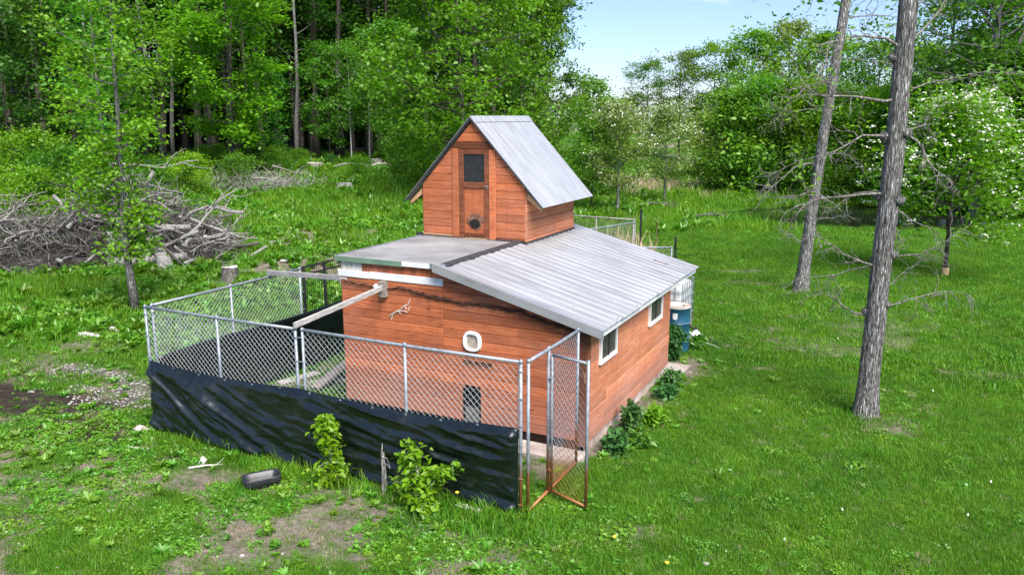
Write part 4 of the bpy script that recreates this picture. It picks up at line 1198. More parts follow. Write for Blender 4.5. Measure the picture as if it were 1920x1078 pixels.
def gen_tree(seed, h, r, base, spread, nl=26, lean=(0,0), wob=.03, sub=5, lpa=10, ls=.35, cl=.55, up=.55, rise=.5, prof=None, shape=QUAD, leaf_lo=.35, sides=7, flare=1.5, limb_r=.36, twig=True, bend=.25, zsq=.6, droop=.15, trunk_pts=None, top_t=1.0, azf=None):
    """returns (trunk MB, leaf positions array)"""
    rg = np.random.default_rng(seed); mb = MB()
    nt_ = 14
    if trunk_pts is None:
        tp = [np.array([0,0,-.15])]
        off = np.zeros(2)
        for i in range(1, nt_+1):
            t = i/nt_; off = off + rg.normal(size=2)*wob*h/nt_
            tp.append(np.array([lean[0]*t*h+off[0], lean[1]*t*h+off[1], t*h]))
    else: tp = [np.array(p, float) for p in trunk_pts]
    rad = [max(r*(1-(i/(len(tp)-1))*.9), .012) for i in range(len(tp))]
    rad[0] *= flare
    mb.tube(tp, rad, max(sides, 8))
    anchors = []
    prof = prof or (lambda t: math.sin(math.pi*min(.08+t*.9, 1))**.7)
    for i in range(nl):
        t = base + (1-base)*((i+rg.uniform(0,.9))/nl)*top_t
        p, _ = pick(tp, min(t, .99))
        tt = (t-base)/(1-base)
        az = i*2.399 + rg.normal()*.5
        if azf is not None: az = azf(tt, az, rg)
        L = spread*prof(tt)*rg.uniform(.7, 1.15)
        el = rise*(.3+.9*tt) + rg.normal()*.12
        d = np.array([math.cos(az)*math.cos(el), math.sin(az)*math.cos(el), math.sin(el)])
        lim = poly(p, d, L, 5, rg, .13, bend)
        r0 = max(min(r*limb_r*(1-tt*.65), .16), .014)
        mb.tube(lim, [r0*(1-.8*k/5) for k in range(6)], 5, False)
        for s in range(sub):
            q, dd = pick(lim, rg.uniform(leaf_lo, 1.0)); dd = dd/np.linalg.norm(dd) + rg.normal(size=3)*.75; 
            L2 = L*rg.uniform(.22, .5); tw_ = poly(q, dd, L2, 3, rg, .2, .0)
            if twig: mb.tube(tw_, [r0*.32, r0*.25, r0*.18, r0*.08], 3, False)
            anchors += [tw_[1], tw_[2], tw_[3]] if L2 > .6 else [tw_[2], tw_[3]]
        anchors.append(lim[-1])
    A = np.array(anchors); n = len(A)
    C = np.repeat(A, lpa, axis=0); off = rg.normal(size=(len(C),3))*cl; off[:,2] *= zsq
    return mb, C+off, rg

def crown_mesh(name, pos, ls, rg, up=.55, shape=QUAD, droop=.15, width=1.0):
    v, f = leaves(pos, ls, rg, up, droop, shape, width=width); return mesh_np(name, v, f)

class TreeKind:
    def __init__(s, seed, bark, leaf, ls=.35, up=.55, shape=QUAD, droop=.15, width=1.0, extra=None, **kw):
        mb, pos, rg = gen_tree(seed, **kw)
        s.tm = mb.mesh('trunk', True); s.tm.materials.append(M[bark])
        s.cm = crown_mesh('crown', pos, ls, rg, up, shape, droop, width); s.cm.materials.append(M[leaf])
        s.pos = pos; s.rg = rg; s.leafmat = leaf
    def place(s, name, x, y, rz, sc, label, cat='tree', group=None, leaf=None, dz=0):
        W = T(x, y, tz(x,y)+dz-.02) @ Matrix.Rotation(rz, 4, 'Z') @ Matrix.Diagonal((*(sc if hasattr(sc,'__len__') else (sc,sc,sc)), 1))
        e = bpy.data.objects.new(name, None); put(e, None, W); tag(e, label, cat, group)
        mobj('trunk', s.tm, None, e, W); c = mobj('crown', s.cm, None, e, W)
        if leaf:
            c.material_slots[0].link = 'OBJECT'; c.material_slots[0].material = M[leaf]
        return e, W

CAMR = np.array([.8959, .4443]); CAMF = np.array([-.4443, .8959])
def at(px_, d):
    """site plan in polar form round the survey point (0,0): bearing number and distance in metres"""
    v = CAMF*1542 + CAMR*(px_-960); v = v/np.linalg.norm(v); return float(v[0]*d), float(v[1]*d)

# ---- kinds
K = {}
tall = dict(h=22, r=.24, base=.22, spread=4.6, nl=32, sub=6, lpa=11, cl=.60, rise=.45)
K['f1'] = TreeKind(1, 'bark_dark', 'leaf_forest', .32, **tall)
K['f2'] = TreeKind(2, 'bark_dark', 'leaf_forest', .31, **{**tall, 'h': 24, 'base': .28, 'spread': 5.2, 'nl': 28})
K['f3'] = TreeKind(3, 'bark_dark', 'leaf_forest', .33, **{**tall, 'h': 20, 'base': .15, 'spread': 4.0, 'nl': 34})
K['f4'] = TreeKind(4, 'bark_dark', 'leaf_forest', .31, **{**tall, 'h': 23, 'base': .42, 'spread': 4.2, 'nl': 24, 'lean': (.06,.02)})
K['maple'] = TreeKind(6, 'bark_dark', 'leaf_bright', .24, h=15.5, r=.17, base=.14, spread=4.0, nl=52, sub=6, lpa=24, cl=.34, rise=.28, zsq=.35, up=.75, bend=.1)
K['mid1'] = TreeKind(7, 'bark_dark', 'leaf_mid', .25, h=11.5, r=.16, base=.16, spread=3.4, nl=34, sub=6, lpa=15, cl=.42, rise=.5)
K['mid2'] = TreeKind(8, 'bark_dark', 'leaf_mid', .25, h=12.5, r=.17, base=.30, spread=3.9, nl=30, sub=6, lpa=13, cl=.42, rise=.4, zsq=.4)
K['central'] = TreeKind(9, 'bark_dark', 'leaf_bright', .23, up=.62, droop=.45, h=15.0, r=.22, base=.12, spread=5.6, nl=60, sub=7, lpa=17, cl=.27, rise=.30, zsq=.45, bend=.15, prof=lambda t: (1-t*.55)*min(1, .55+t*3))
K['bush1'] = TreeKind(10, 'bark_dark', 'leaf_mid', .15, h=3.2, r=.05, base=.05, spread=1.9, nl=28, sub=5, lpa=16, cl=.25, rise=.7)
K['bush2'] = TreeKind(11, 'bark_dark', 'leaf_deep', .18, h=6.0, r=.09, base=.04, spread=2.9, nl=42, sub=6, lpa=17, cl=.34, rise=.75)
K['young'] = TreeKind(12, 'bark_dark', 'leaf_bright', .18, h=7.5, r=.07, base=.18, spread=2.0, nl=28, sub=5, lpa=13, cl=.26, rise=.35, zsq=.4)
K['birch'] = TreeKind(13, 'bark_pale', 'leaf_mid', .16, h=9.0, r=.07, base=.30, spread=2.0, nl=26, sub=5, lpa=13, cl=.32, rise=.6)

rt = random.Random(77)
# ---- the wood on the left: rows of tall trees
nf = 0
WOOD = 'tall trees of the dense wood'
rows = [(63, -60, 760, 52), (70, -90, 900, 46), (78, -110, 980, 44), (88, -120, 1010, 44), (100, -140, 1020, 50)]
for i in range(60):
    px_ = -100+i*18.5+rt.uniform(-8,8); d = rt.uniform(84,108); x, y = at(px_, d)
    K['bush2'].place('understorey_tree', x, y, rt.uniform(0,6.28), rt.uniform(.8,1.25), 'dark understorey tree deep inside the dense wood', 'tree', 'understorey deep in the wood', leaf='leaf_deep')
for ri, (d0, a, b, step) in enumerate(rows):
    px_ = a + rt.uniform(0, step)
    while px_ < b:
        d = d0 + rt.uniform(-3.2, 3.2)
        x, y = at(px_, d); k = rt.choice(['f1','f2','f3','f4'] if ri else ['f4','f2','f4'])
        lb = {'f1': 'tall leafy tree in the dense wood behind the brush pile', 'f2': 'tall broad crowned tree in the dense wood behind the brush pile',
              'f3': 'tall tree leafy almost to the ground in the dense wood', 'f4': 'tall tree with long bare trunk in the dense wood'}[k]
        s = rt.uniform(.88, 1.18)
        K[k].place('forest_tree', x, y, rt.uniform(0, 6.28), (s, s, s*rt.uniform(.95,1.1)), lb, 'tree', WOOD+' '+k)
        nf += 1
        px_ += step*rt.uniform(.65, 1.35)
# bare pole trunks one can tell apart in the shade of the wood edge
for px_, d, h in ((388,58,11),(400,60,12),(425,59,10),(460,61,11),(300,60,12),(552,60,12),(580,62,13),(95,57,11),(150,58,10),(318,64,13),(20,56,11),(640,64,11)):
    x, y = at(px_, d); mb = MB(); rg = np.random.default_rng(px_)
    pl = poly((0,0,-.1), (rg.normal()*.05, rg.normal()*.05, 1), h, 7, rg, .03); mb.tube(pl, [.17*(1-.6*i/7) for i in range(8)], 8)
    for k in range(6):
        q, _ = pick(pl, rg.uniform(.3,.95)); az = rg.uniform(0,6.3); mb.tube(poly(q, (math.cos(az),math.sin(az),.5), rg.uniform(.8,2.2), 4, rg, .15, .2), [.04,.03,.02,.014,.006], 4, False)
    e = empty('bare_trunk', (x, y, tz(x,y))); tag(e, 'slender bare grey trunk standing at the shaded edge of the wood', 'tree', 'bare trunks at the wood edge')
    mb.build('trunk', M['bark'] if px_ % 3 == 0 else M['bark_dark'], e, WM[e.name], True)

# ---- named trees
x, y = at(432, 50); K['maple'].place('maple_tree', x, y, .4, 1.0, 'bright yellow green maple standing out in front of the dark wood', 'tree')
x, y = at(866, 41); K['central'].place('walnut_tree', x, y, 1.1, 1.0, 'large drooping light green tree rising behind the cupola', 'tree')
x, y = at(1000, 50); K['central'].place('walnut_tree', x, y, 3.9, (.74,.74,.86), 'green tree beside the drooping tree, reaching out into the open sky', 'tree', leaf='leaf_mid')
x, y = at(690, 60); K['birch'].place('birch_tree', x, y, .2, 1.0, 'slender white stemmed birch at the wood edge', 'tree')
x, y = at(655, 58); K['birch'].place('birch_tree', x, y, 2.2, (.8,.8,.9), 'leaning pale birch beside the white stemmed birch', 'tree')
x, y = at(615, 59); K['young'].place('young_tree', x, y, .8, 1.05, 'layered young maple in front of the wood beside the birches', 'tree', leaf='leaf_mid')
x, y = at(740, 56); K['mid1'].place('edge_tree', x, y, 1.9, .8, 'rounded green tree between the birches and the drooping tree', 'tree')
x, y = at(560, 66); K['f3'].place('edge_tree', x, y, 1.3, .9, 'full leafy tree hanging over the bare trunks of the wood edge', 'tree', leaf='leaf_mid')

# trees beyond the pond on the right
RG = 'trees beyond the pond'
for px_, d, k, s, rz, lf, lb in ((1215,76,'mid2',.64,.3,'leaf_mid','open crowned tree at the end of the far tree row'),
                             (1275,74,'mid2',.72,1.3,'leaf_olive','flat topped tree in the far row behind the white blossom trees'),
                             (1335,72,'mid2',.78,2.9,'leaf_bright','open crowned tree in the far row showing thin trunks'),
                             (1405,68,'mid1',.92,4.1,'leaf_bright','tallest round crowned tree of the far row'),
                             (1475,69,'mid1',.98,5.1,'leaf_olive','yellowish round crowned tree of the far row'),
                             (1545,66,'mid1',.88,.7,'leaf_mid','round crowned tree seen between the two lawn trees'),
                             (1640,64,'mid1',.80,1.7,'leaf_mid','dark round tree behind the thick lawn tree'),
                             (1730,60,'mid1',.74,2.7,'leaf_mid','round tree behind the white flowering lawn tree'),
                             (1800,62,'mid1',.78,3.3,'leaf_deep','dark tree behind the white flowering lawn tree'),
                             (1900,56,'mid1',1.05,3.6,'leaf_deep','dark full tree past the white flowering lawn tree'),
                             (1980,52,'mid1',1.1,2.6,'leaf_deep','dark full tree at the end of the lawn'),
                             (1775,57,'mid2',1.12,1.2,'leaf_mid','tall open tree beyond the flowering lawn tree beside the forked tree'),
                             (1925,50,'mid1',1.2,5.2,'leaf_mid','tall leafy tree past the forked tree at the lawn corner')):
    x, y = at(px_, d); K[k].place('field_tree', x, y, rz, s, lb, 'tree', leaf=lf)
for px_, d, k, s, rz, lf, lb in ((1375,48,'bush2',.9,.5,'leaf_mid','bright green willow bush on the far bank of the pond'),
                             (1430,48,'bush2',1.0,1.5,'leaf_mid','deep green willow bush overhanging the pond'),
                             (1500,47.5,'bush2',.95,2.5,'leaf_bright','light green willow bush behind the slender lawn tree'),
                             (1570,47,'bush2',.9,3.5,'leaf_mid','willow bush over the pond between the two lawn trees'),
                             (1650,48,'bush2',.9,4.5,'leaf_bright','yellow green bush behind the thick lawn tree'),
                             (1720,47,'bush2',.95,5.5,'leaf_mid','leafy bush behind the white flowering lawn tree'),
                             (1800,47,'bush2',1.05,.9,'leaf_deep','dark bush at the far edge of the lawn'),
                             (1880,45,'bush2',1.15,1.9,'leaf_deep','dark dense bush at the corner of the lawn'),
                             (1960,43,'bush2',1.15,2.9,'leaf_mid','dense bush past the dark corner bush'),
                             (1140,60,'bush2',.75,3.3,'leaf_bright','yellow green bush in the gap below the open sky'),
                             (1120,44,'bush1',1.2,1.3,'leaf_mid','low leafy shrub beside the cupola eave'),
                             (1330,58,'bush1',1.3,2.2,'leaf_olive','low olive shrub behind the dead reeds'),
                             (1395,56,'bush1',1.2,.2,'leaf_olive','olive shrub between the reeds and the willow bushes'),
                             (1535,46,'bush1',.75,.4,'leaf_mid','added low shrub on the far pond bank behind the slender lawn tree'),  # low bank shrubs added to keep bright sky out of the pond reflection
                             (1590,46.3,'bush1',.8,1.4,'leaf_mid','added low shrub on the far pond bank between the lawn trees'),
                             (1640,46.8,'bush1',.8,2.4,'leaf_deep','added low dark shrub on the far pond bank behind the thick lawn tree')):
    x, y = at(px_, d); K[k].place('willow_bush' if k == 'bush2' else 'shrub', x, y, rz, s, lb, 'bush', leaf=lf)
# far tree line closing the horizon
for i, px_ in enumerate(range(1030, 2080, 34)):
    d = 150 + rt.uniform(-15, 25); x, y = at(px_, d); k = rt.choice(['mid1','mid2'])
    K[k].place('distant_tree', x, y, rt.uniform(0,6.3), rt.uniform(.42,.58), 'distant tree of the hazy tree line on the horizon', 'tree', 'distant tree line', leaf='leaf_deep')

# ---- undergrowth shrubs along the wood edge and behind the brush pile
UG = 'undergrowth shrubs at the wood edge'
for i in range(44):
    px_ = rt.uniform(-60, 830); d = rt.uniform(49, 61) if px_ > 340 else rt.uniform(36, 60)
    x, y = at(px_, d); K['bush1'].place('undergrowth_shrub', x, y, rt.uniform(0,6.3), rt.uniform(.22,.5), 'low leafy undergrowth shrub at the foot of the wood', 'shrub', UG, leaf=rt.choice(['leaf_mid','leaf_bright','leaf_deep']))
for px_, d, s, lf, lb in ((352,44,.62,'leaf_sap','upright fresh green shrub beside the brush pile crest'), (40,33,.75,'leaf_bright','yellow green shrub growing out of the brush pile end'),
                          (120,35,.9,'leaf_mid','leafy shrub behind the brush pile'), (60,40,1.0,'leaf_bright','bright shrub between brush pile and wood'), (180,38,.8,'leaf_mid','leafy shrub behind the slender leaning tree'),
                          (440,46,.55,'leaf_mid','small shrub among grey brush'), (800,47,.7,'leaf_bright','yellow green shrub beside the cupola'), (760,50,.9,'leaf_mid','leafy shrub left of the cupola by fallen sticks')):
    x, y = at(px_, d); K['bush1'].place('shrub', x, y, px_*.1, s, lb, 'shrub', leaf=lf)
for i, (px_, d, s) in enumerate(((210,56,1.3),(255,57,1.2),(130,55,1.25),(60,54,1.3),(500,57,.9),(10,52,1.2))):
    x, y = at(px_, d); K['young'].place('young_tree', x, y, i*1.1, s, 'young slender tree growing at the front of the wood', 'tree', 'young trees at the front of the wood', leaf='leaf_forest')

# ---- near trees with individual shapes
def own_tree(name, x, y, label, leafmat, ls, bark, shape=LEAF, up=.5, cat='tree', droop=.2, extra=None, keep=None, **kw):
    mb, pos, rg = gen_tree(**kw)
    if keep is not None: pos = pos[rg.random(len(pos)) < keep]
    e = empty(name, (x, y, tz(x,y))); tag(e, label, cat); W = WM[e.name]
    if extra: extra(mb, rg)
    mb.build('trunk', M[bark], e, W, True)
    mobj('crown', crown_mesh('crown', pos, ls, rg, up, shape, droop), M[leafmat], e, W)
    return e, W, pos, rg

def bark_trunk(mb_, pts, rad, seed, sides=44, ridge=.085, rings=150):
    """a furrowed trunk: many-sided tube whose section is fluted and knobbly"""
    rg = np.random.default_rng(seed); P = np.array(pts, float); n = len(P)
    ts = np.linspace(0, n-1, rings); idx_ = np.minimum(ts.astype(int), n-2); fr_ = (ts-idx_)[:,None]
    C = P[idx_]*(1-fr_)+P[idx_+1]*fr_; R_ = np.interp(ts, np.arange(n), rad)
    base = len(mb_.v); ph = rg.uniform(0, 6.28, 6)
    for i in range(rings):
        z = C[i][2]
        for k in range(sides):
            a = 2*math.pi*k/sides
            f = 1 + ridge*(float(vnoise(np.array([k*.95+.35*math.sin(z*2.1)]), np.array([z*1.3]), seed)[0])-.5)*2 + .03*math.sin(2*a+ph[0]+z*.7) + .02*math.sin(3*a+ph[1]-z)
            if i < 8 and rings > 60: f *= 1 + (.10+.42*max(0, math.sin(3*a+ph[2])))*(1-i/8)**2
            mb_.v.append((C[i][0]+R_[i]*f*math.cos(a), C[i][1]+R_[i]*f*math.sin(a), z))
    for i in range(rings-1):
        for k in range(sides):
            a = base+i*sides+k; b = base+i*sides+(k+1) % sides; mb_.f.append((a, b, b+sides, a+sides))

def bare_branches(mb_, tp, r, specs, rg, twigs=13):
    """drooping dead limbs with sprays of fine twigs; specs: (z, azimuth, length, el, bend, radius)"""
    zs = [p[2] for p in tp]
    for (z, az, L, el, bend, r0) in specs:
        i = max(j for j in range(len(zs)) if zs[j] <= z); i = min(i, len(tp)-2); f = (z-zs[i])/(zs[i+1]-zs[i]); p = np.array(tp[i])*(1-f)+np.array(tp[i+1])*f
        d = np.array([math.cos(az)*math.cos(el), math.sin(az)*math.cos(el), math.sin(el)])
        L *= .8; lim = poly(p, d, L, 8, rg, .25, bend)
        mb_.tube(lim, [r0*.66*(1-.85*k/8) for k in range(9)], 6, False)
        for s in range(twigs):
            q, dd = pick(lim, rg.uniform(.2,1)); dd = dd/np.linalg.norm(dd)+rg.normal(size=3)*.7; dd[2] -= .12
            t2 = poly(q, dd, L*rg.uniform(.15,.4), 5, rg, .28, -.25); mb_.tube(t2, [r0*.26, r0*.21, r0*.17, r0*.13, r0*.08, r0*.04], 4, False)
            for s2 in range(3):
                q, dd = pick(t2, rg.uniform(.3,1)); dd = dd/np.linalg.norm(dd)+rg.normal(size=3)*.7
                mb_.tube(poly(q, dd, L*rg.uniform(.06,.16), 3, rg, .3, -.2), [r0*.16,r0*.12,r0*.09,r0*.05], 3, False)

AZL = math.atan2(-CAMR[1], -CAMR[0]); AZR = math.atan2(CAMR[1], CAMR[0])
def leaf_sprays(zmin, zmax, n, rad, rg, k=14, cl=.22):
    A = []
    for i in range(n):
        a = rg.uniform(0, 6.28); rr_ = rad*math.sqrt(rg.uniform(.05,1)); A.append((rr_*math.cos(a), rr_*math.sin(a), rg.uniform(zmin, zmax)))
    A = np.repeat(np.array(A), k, 0); return A + rg.normal(size=A.shape)*cl*np.array([1,1,.6])

def lawn_tree(name, x, y, label, tp, rad, specs, seed, sprays, leafmat='leaf_mid', ls=.085, crown_h=(9,15), knobs=()):
    rg = np.random.default_rng(seed); e = empty(name, (x, y, tz(x,y))); tag(e, label, 'tree'); W = WM[e.name]
    mb = MB(); bark_trunk(mb, tp, rad, seed)
    for (z, az, s) in knobs:
        i = max(j for j in range(len(tp)) if tp[j][2] <= z); i = min(i, len(tp)-2); f = (z-tp[i][2])/(tp[i+1][2]-tp[i][2]); p = np.array(tp[i])*(1-f)+np.array(tp[i+1])*f; r_ = rad[i]
        q = p+np.array([math.cos(az),math.sin(az),0])*r_*.75; dd = np.array([math.cos(az),math.sin(az),.35])
        mb.tube([q, q+dd*s*.6, q+dd*s*1.1], [s*1.0, s*.75, s*.35], 7)
    tr_ = mb.build('trunk', M['bark'], e, W, True)
    mb = MB(); bare_branches(mb, tp, rad[0], specs, rg)
    pos = [sprays(rg)]
    # live crown above the frame
    top = tp[-1]
    for i in range(26):
        z = rg.uniform(*crown_h); j = min(max(jj for jj in range(len(tp)) if tp[jj][2] <= z), len(tp)-2); f = min((z-tp[j][2])/(tp[j+1][2]-tp[j][2]), 1); p = np.array(tp[j])*(1-f)+np.array(tp[j+1])*f
        az = rg.uniform(0,6.28); lim = poly(p, (math.cos(az), math.sin(az), .5), rg.uniform(1.2, 3.2), 5, rg, .15, .2)
        mb.tube(lim, [.05,.04,.03,.02,.014,.006], 5, False)
        A = np.array([pick(lim, t)[0] for t in rg.uniform(.4,1,8)]); pos.append(np.repeat(A, 9, 0)+rg.normal(size=(72,3))*.25)
    tag(mb.build('branches', M['branch'], e, W, True), kind='stuff')
    P = np.concatenate(pos)
    mobj('crown', crown_mesh('crown', P, ls, rg, .4, LEAF, .25), M[leafmat], e, W)
    return e
# thick furrowed tree on the lawn
sp1 = [(1.55,AZL-.2,1.5,.1,-.5,.028),(1.65,AZR+.3,1.7,.2,-.4,.026),(2.3,AZL+.2,1.7,-.15,.5,.026),(2.35,AZL-.4,1.6,.05,-.2,.022),(2.45,AZR-.2,1.7,-.1,.25,.022),(2.9,AZR+.4,1.0,.1,-.9,.018),
       (3.4,AZL+.1,2.0,.35,-.9,.034),(3.45,AZL-.5,1.4,.1,-.7,.02),(4.2,AZL+.1,2.4,.15,-.8,.032),(4.25,AZR+.0,1.5,.3,-1.1,.032),(4.3,AZR-.3,1.3,.4,-1.5,.024),(4.75,AZL-.1,2.3,-.35,.15,.036),
       (4.85,AZR+.1,2.3,.15,.2,.024),(5.4,AZL+.3,1.6,.5,-.7,.038),(5.5,AZR+.2,1.8,.5,.3,.03),(5.9,AZR-.4,1.7,.6,.2,.022),(6.1,AZL-.3,1.8,.35,.3,.03),(2.0,AZR+.1,1.2,-.2,.2,.016),(3.2,AZR-.4,1.3,-.2,-.5,.016)]
lawn_tree('lawn_tree', -.33, 12.91, 'thick trunked tree with furrowed grey bark on the lawn in front', [(0,0,-.1),(.0,.0,.5),(.02,0,2),(.05,.02,4),(.04,.03,6),(.1,.05,8.5),(.1,.1,12)], [.20,.148,.135,.126,.122,.110,.05], sp1, 31,
          lambda rg: leaf_sprays(4.6, 6.8, 40, 2.4, rg), knobs=((1.62,AZL-.5,.085),(1.75,AZR-.4,.07),(2.5,AZR-.3,.09),(2.4,AZL-.8,.07),(3.3,AZR-.5,.10),(3.35,AZL-.5,.09),(4.2,AZL-.5,.11),(4.25,AZR-.5,.10),(5.3,AZL-.4,.09)))
sp2 = [(1.3,AZL,1.6,.1,-.4,.022),(1.9,AZR,1.3,0,-.3,.02),(2.6,AZL+.2,2.0,-.1,-.4,.024),(3.3,AZL,2.3,-.15,-.3,.034),(3.6,AZR,1.4,.2,-.7,.022),(4.6,AZL-.2,2.6,.15,-.3,.022),(5.4,AZL,2.9,.1,-.2,.028),(5.9,AZR,2.0,.3,-.4,.03),(6.3,AZL+.3,2.6,.35,-.2,.028),(6.8,AZR-.2,2.0,.5,0,.028)]
lawn_tree('lawn_tree', -2.38, 21.75, 'slender lawn tree leaning slightly, standing nearer the pond', [(0,0,-.1),(.03,.01,.5),(.12,.05,2),(.26,.1,4),(.42,.16,6),(.62,.24,8.5),(.8,.3,13)], [.235,.16,.135,.122,.115,.105,.05], sp2, 33,
          lambda rg: leaf_sprays(2.6, 7.2, 40, 3.0, rg, 12, .28), 'leaf_bright', .13)

# white flowering tree with tan trunk wrap
e, W, pos, rg = own_tree('flowering_tree', 1.05, 25.68, 'small lawn tree full of flat white blossom clusters with a tan trunk wrap', 'leaf_sap', .125, 'bark_dark', seed=41, h=4.4, r=.07, base=.28, spread=2.2, nl=38, sub=6, lpa=15, cl=.27, rise=.55, prof=lambda t: math.sin(math.pi*min(.22+t*.75,1))**.6, zsq=.6)
def blossoms(pos, rg, n, r_in, k=7, s=.07, cl=.05, zb=.03):
    c = np.array([0,0,0.]); ctr = pos.mean(0); rel = pos-ctr
    score = np.linalg.norm(rel*np.array([1,1,.8]), axis=1) + rel[:,2]*.35 + rg.uniform(0, r_in, len(pos))
    A = pos[np.argsort(-score)[:n*3]]; A = A[rg.permutation(len(A))[:n]]; A[:,2] += .06
    B = np.repeat(A, k, 0) + rg.normal(size=(n*k,3))*cl*np.array([1,1,.25])
    return mesh_np('blossoms', *leaves(B, s, rg, .9, 0.0, QUAD, width=1.5))
mobj('blossoms', blossoms(pos, rg, 620, 2.0, 8, .07, .055), M['petal'], e, W)
mb = MB(); mb.lathe([(.10,.02),(.104,.05),(.102,.20),(.098,.24)], 14); mb.build('trunk_wrap', M['tan_wrap'], e, W, True)
# pale blossom trees by the marsh
for (px_, d, sd_, h, lb) in ((1163,37.5,51,4.5,'airy small tree with creamy white blossom just past the rear pen'), (1252,41.5,52,4.5,'rounded small tree with creamy blossom and several dark stems by the reeds')):
    x, y = at(px_, d)
    e, W, pos, rg = own_tree('blossom_tree', x, y, lb, 'leaf_olive', .125, 'bark', seed=sd_, h=h, r=.075, base=.28, spread=1.75, nl=32, sub=6, lpa=13, cl=.24, rise=.7, keep=.85)
    mobj('blossoms', blossoms(pos, rg, 240, 2.4, 6, .07, .10), M['petal'], e, W)
x, y = at(1112, 38); K['young'].place('young_tree', x, y, .5, (.75,.75,.8), 'thin young tree between the cupola eave and the blossom trees', 'tree', leaf='leaf_mid')
# far right forked tree with mid-green sprays
x, y = at(1850, 44)
rgx = np.random.default_rng(61); e = empty('forked_tree', (x, y, tz(x,y))); tag(e, 'tall forked tree with open crown rising beyond the flowering lawn tree', 'tree'); W = WM[e.name]
mb, pos, rg = gen_tree(seed=61, h=14, r=.26, base=.30, spread=4.2, nl=46, sub=6, lpa=24, cl=.42, rise=.5, zsq=.5)
mb.tube(poly((0,0,5.6), (CAMR[0]*.35,CAMR[1]*.35,1), 7, 6, rg, .05), [.16,.14,.12,.10,.07,.05,.02], 8)
mb.build('trunk', M['bark'], e, W, True); mobj('crown', crown_mesh('crown', pos, .15, rg, .5, QUAD), M['leaf_mid'], e, W)

# slender leaning tree beside the pen, leafy along the stem
tp = [(0,0,-.1),(-.05,-.02,.8),(-.10,-.04,1.8),(-.06,-.02,3.0),(.02,.02,4.5),(.06,.03,6.0),(.18,.08,8.0),(.25,.12,11.5)]
e, W, pos, rg = own_tree('slender_tree', -16.08, 12.54, 'slender leaning tree with leafy stem beside the outer corner of the pen', 'leaf_sap', .105, 'bark', seed=71, trunk_pts=tp, h=11.5, r=.10, base=.22, spread=1.0, nl=54, sub=5, lpa=18, cl=.20, rise=.35, zsq=.6, flare=1.25, prof=lambda t: .45+.75*min(1, t*1.6), leaf_lo=.2)
tp2 = [(0,0,-.1),(.05,.0,1),(-.1,0,3),(-.25,.1,6),(-.2,.1,10)]
x, y = at(193, 30)
e, W, pos, rg = own_tree('slender_tree', x, y, 'thin pale tree growing behind the brush pile beside the leaning tree', 'leaf_mid', .19, 'bark', seed=73, trunk_pts=tp2, h=10, r=.10, base=.35, spread=1.05, nl=30, sub=5, lpa=9, cl=.28, rise=.4)

# ---- saplings, shrubs and weeds near the shed
def sapling(name, x, y, label, stems, lsz, seed, leafmat='leaf_sap', k=8, cl=.06, cat='sapling', shape=LEAF, droop=.35, up=.6):
    """stems: list of polylines (local); leaves sit along each with given density"""
    rg = np.random.default_rng(seed); mb = MB(); A = []
    for st in stems:
        pl = [np.array(p, float) for p in st['p']]; mb.tube(pl, [max(.010*(1-.7*i/(len(pl)-1)), .003) for i in range(len(pl))], 5)
        for i in range(st.get('n', 20)):
            t = rg.uniform(st.get('lo', .1), 1); q, _ = pick(pl, t); w = np.interp(t, *st['w'])*rg.uniform(.25,1)
            az = rg.uniform(0, 6.28); end = q+np.array([math.cos(az)*w, math.sin(az)*w, rg.uniform(-.03,.08)])
            mb.tube([q, (q+end)/2+np.array([0,0,.02]), end], [.004,.003,.002], 3, False); A += [q*.45+end*.55, end]
    A = np.array(A); A = np.repeat(A, k, 0) + rg.normal(size=(len(A)*k,3))*cl*np.array([1,1,.7])
    A[:,2] = np.maximum(A[:,2], .02)
    e = empty(name, (x, y, tz(x,y)-.01)); tag(e, label, cat); W = WM[e.name]
    mb.build('stem', M['bark_pale'], e, W, True); mobj('foliage', crown_mesh('foliage', A, lsz, rg, up, shape, droop), M[leafmat], e, W)
    return e
sapling('sapling', -6.16, 7.35, 'narrow leafy sapling with a waisted column of leaves in front of the tarp', [dict(p=[(0,0,0),(.02,0,.25),(.0,0,.45),(-.06,0,.65),(-.05,0,.90)], n=46, w=([0,.15,.45,.58,.72,.88,1],[.24,.26,.20,.08,.13,.13,.05]), lo=.03)], .085, 81, k=8, cl=.045)
sapling('sapling', -4.78, 7.30, 'bushy wide sapling leaning sideways in front of the tarp', [dict(p=[(0.02,-.05,0),(0,-.03,.3),(-.08,0,.55),(-.15,0,.78)], n=40, w=([0,.35,.8,1],[.16,.24,.20,.08]), lo=.05),
        dict(p=[(0.02,-.05,0),(.1,-.03,.28),(.22,0,.5),(.42,0,.60)], n=26, w=([0,.5,1],[.16,.16,.05]), lo=.2), dict(p=[(0,0,0),(-.14,0,.2),(-.34,.02,.28)], n=16, w=([0,1],[.12,.10]), lo=.2),
        dict(p=[(.05,-.05,0),(.12,-.12,.15),(.12,-.14,.30)], n=16, w=([0,1],[.16,.14]))], .080, 83, k=7, cl=.045)
def clump(name, x, y, label, h, w, seed, lsz=.12, leafmat='leaf_dark', ns=9, k=6, cat='plant'):
    rg = np.random.default_rng(seed); stems = []
    for i in range(ns):
        az = rg.uniform(0,6.28); s = w*rg.uniform(.15,.75); hh = h*rg.uniform(.6,1)
        stems.append(dict(p=[(0,0,0),(s*.35*math.cos(az),s*.35*math.sin(az),hh*.5),(s*math.cos(az),s*math.sin(az),hh)], n=7, w=([0,1],[w*.35,w*.2]), lo=.1))
    return sapling(name, x, y, label, stems, lsz, seed, leafmat, k, .04, cat, LEAF, .1, .45)
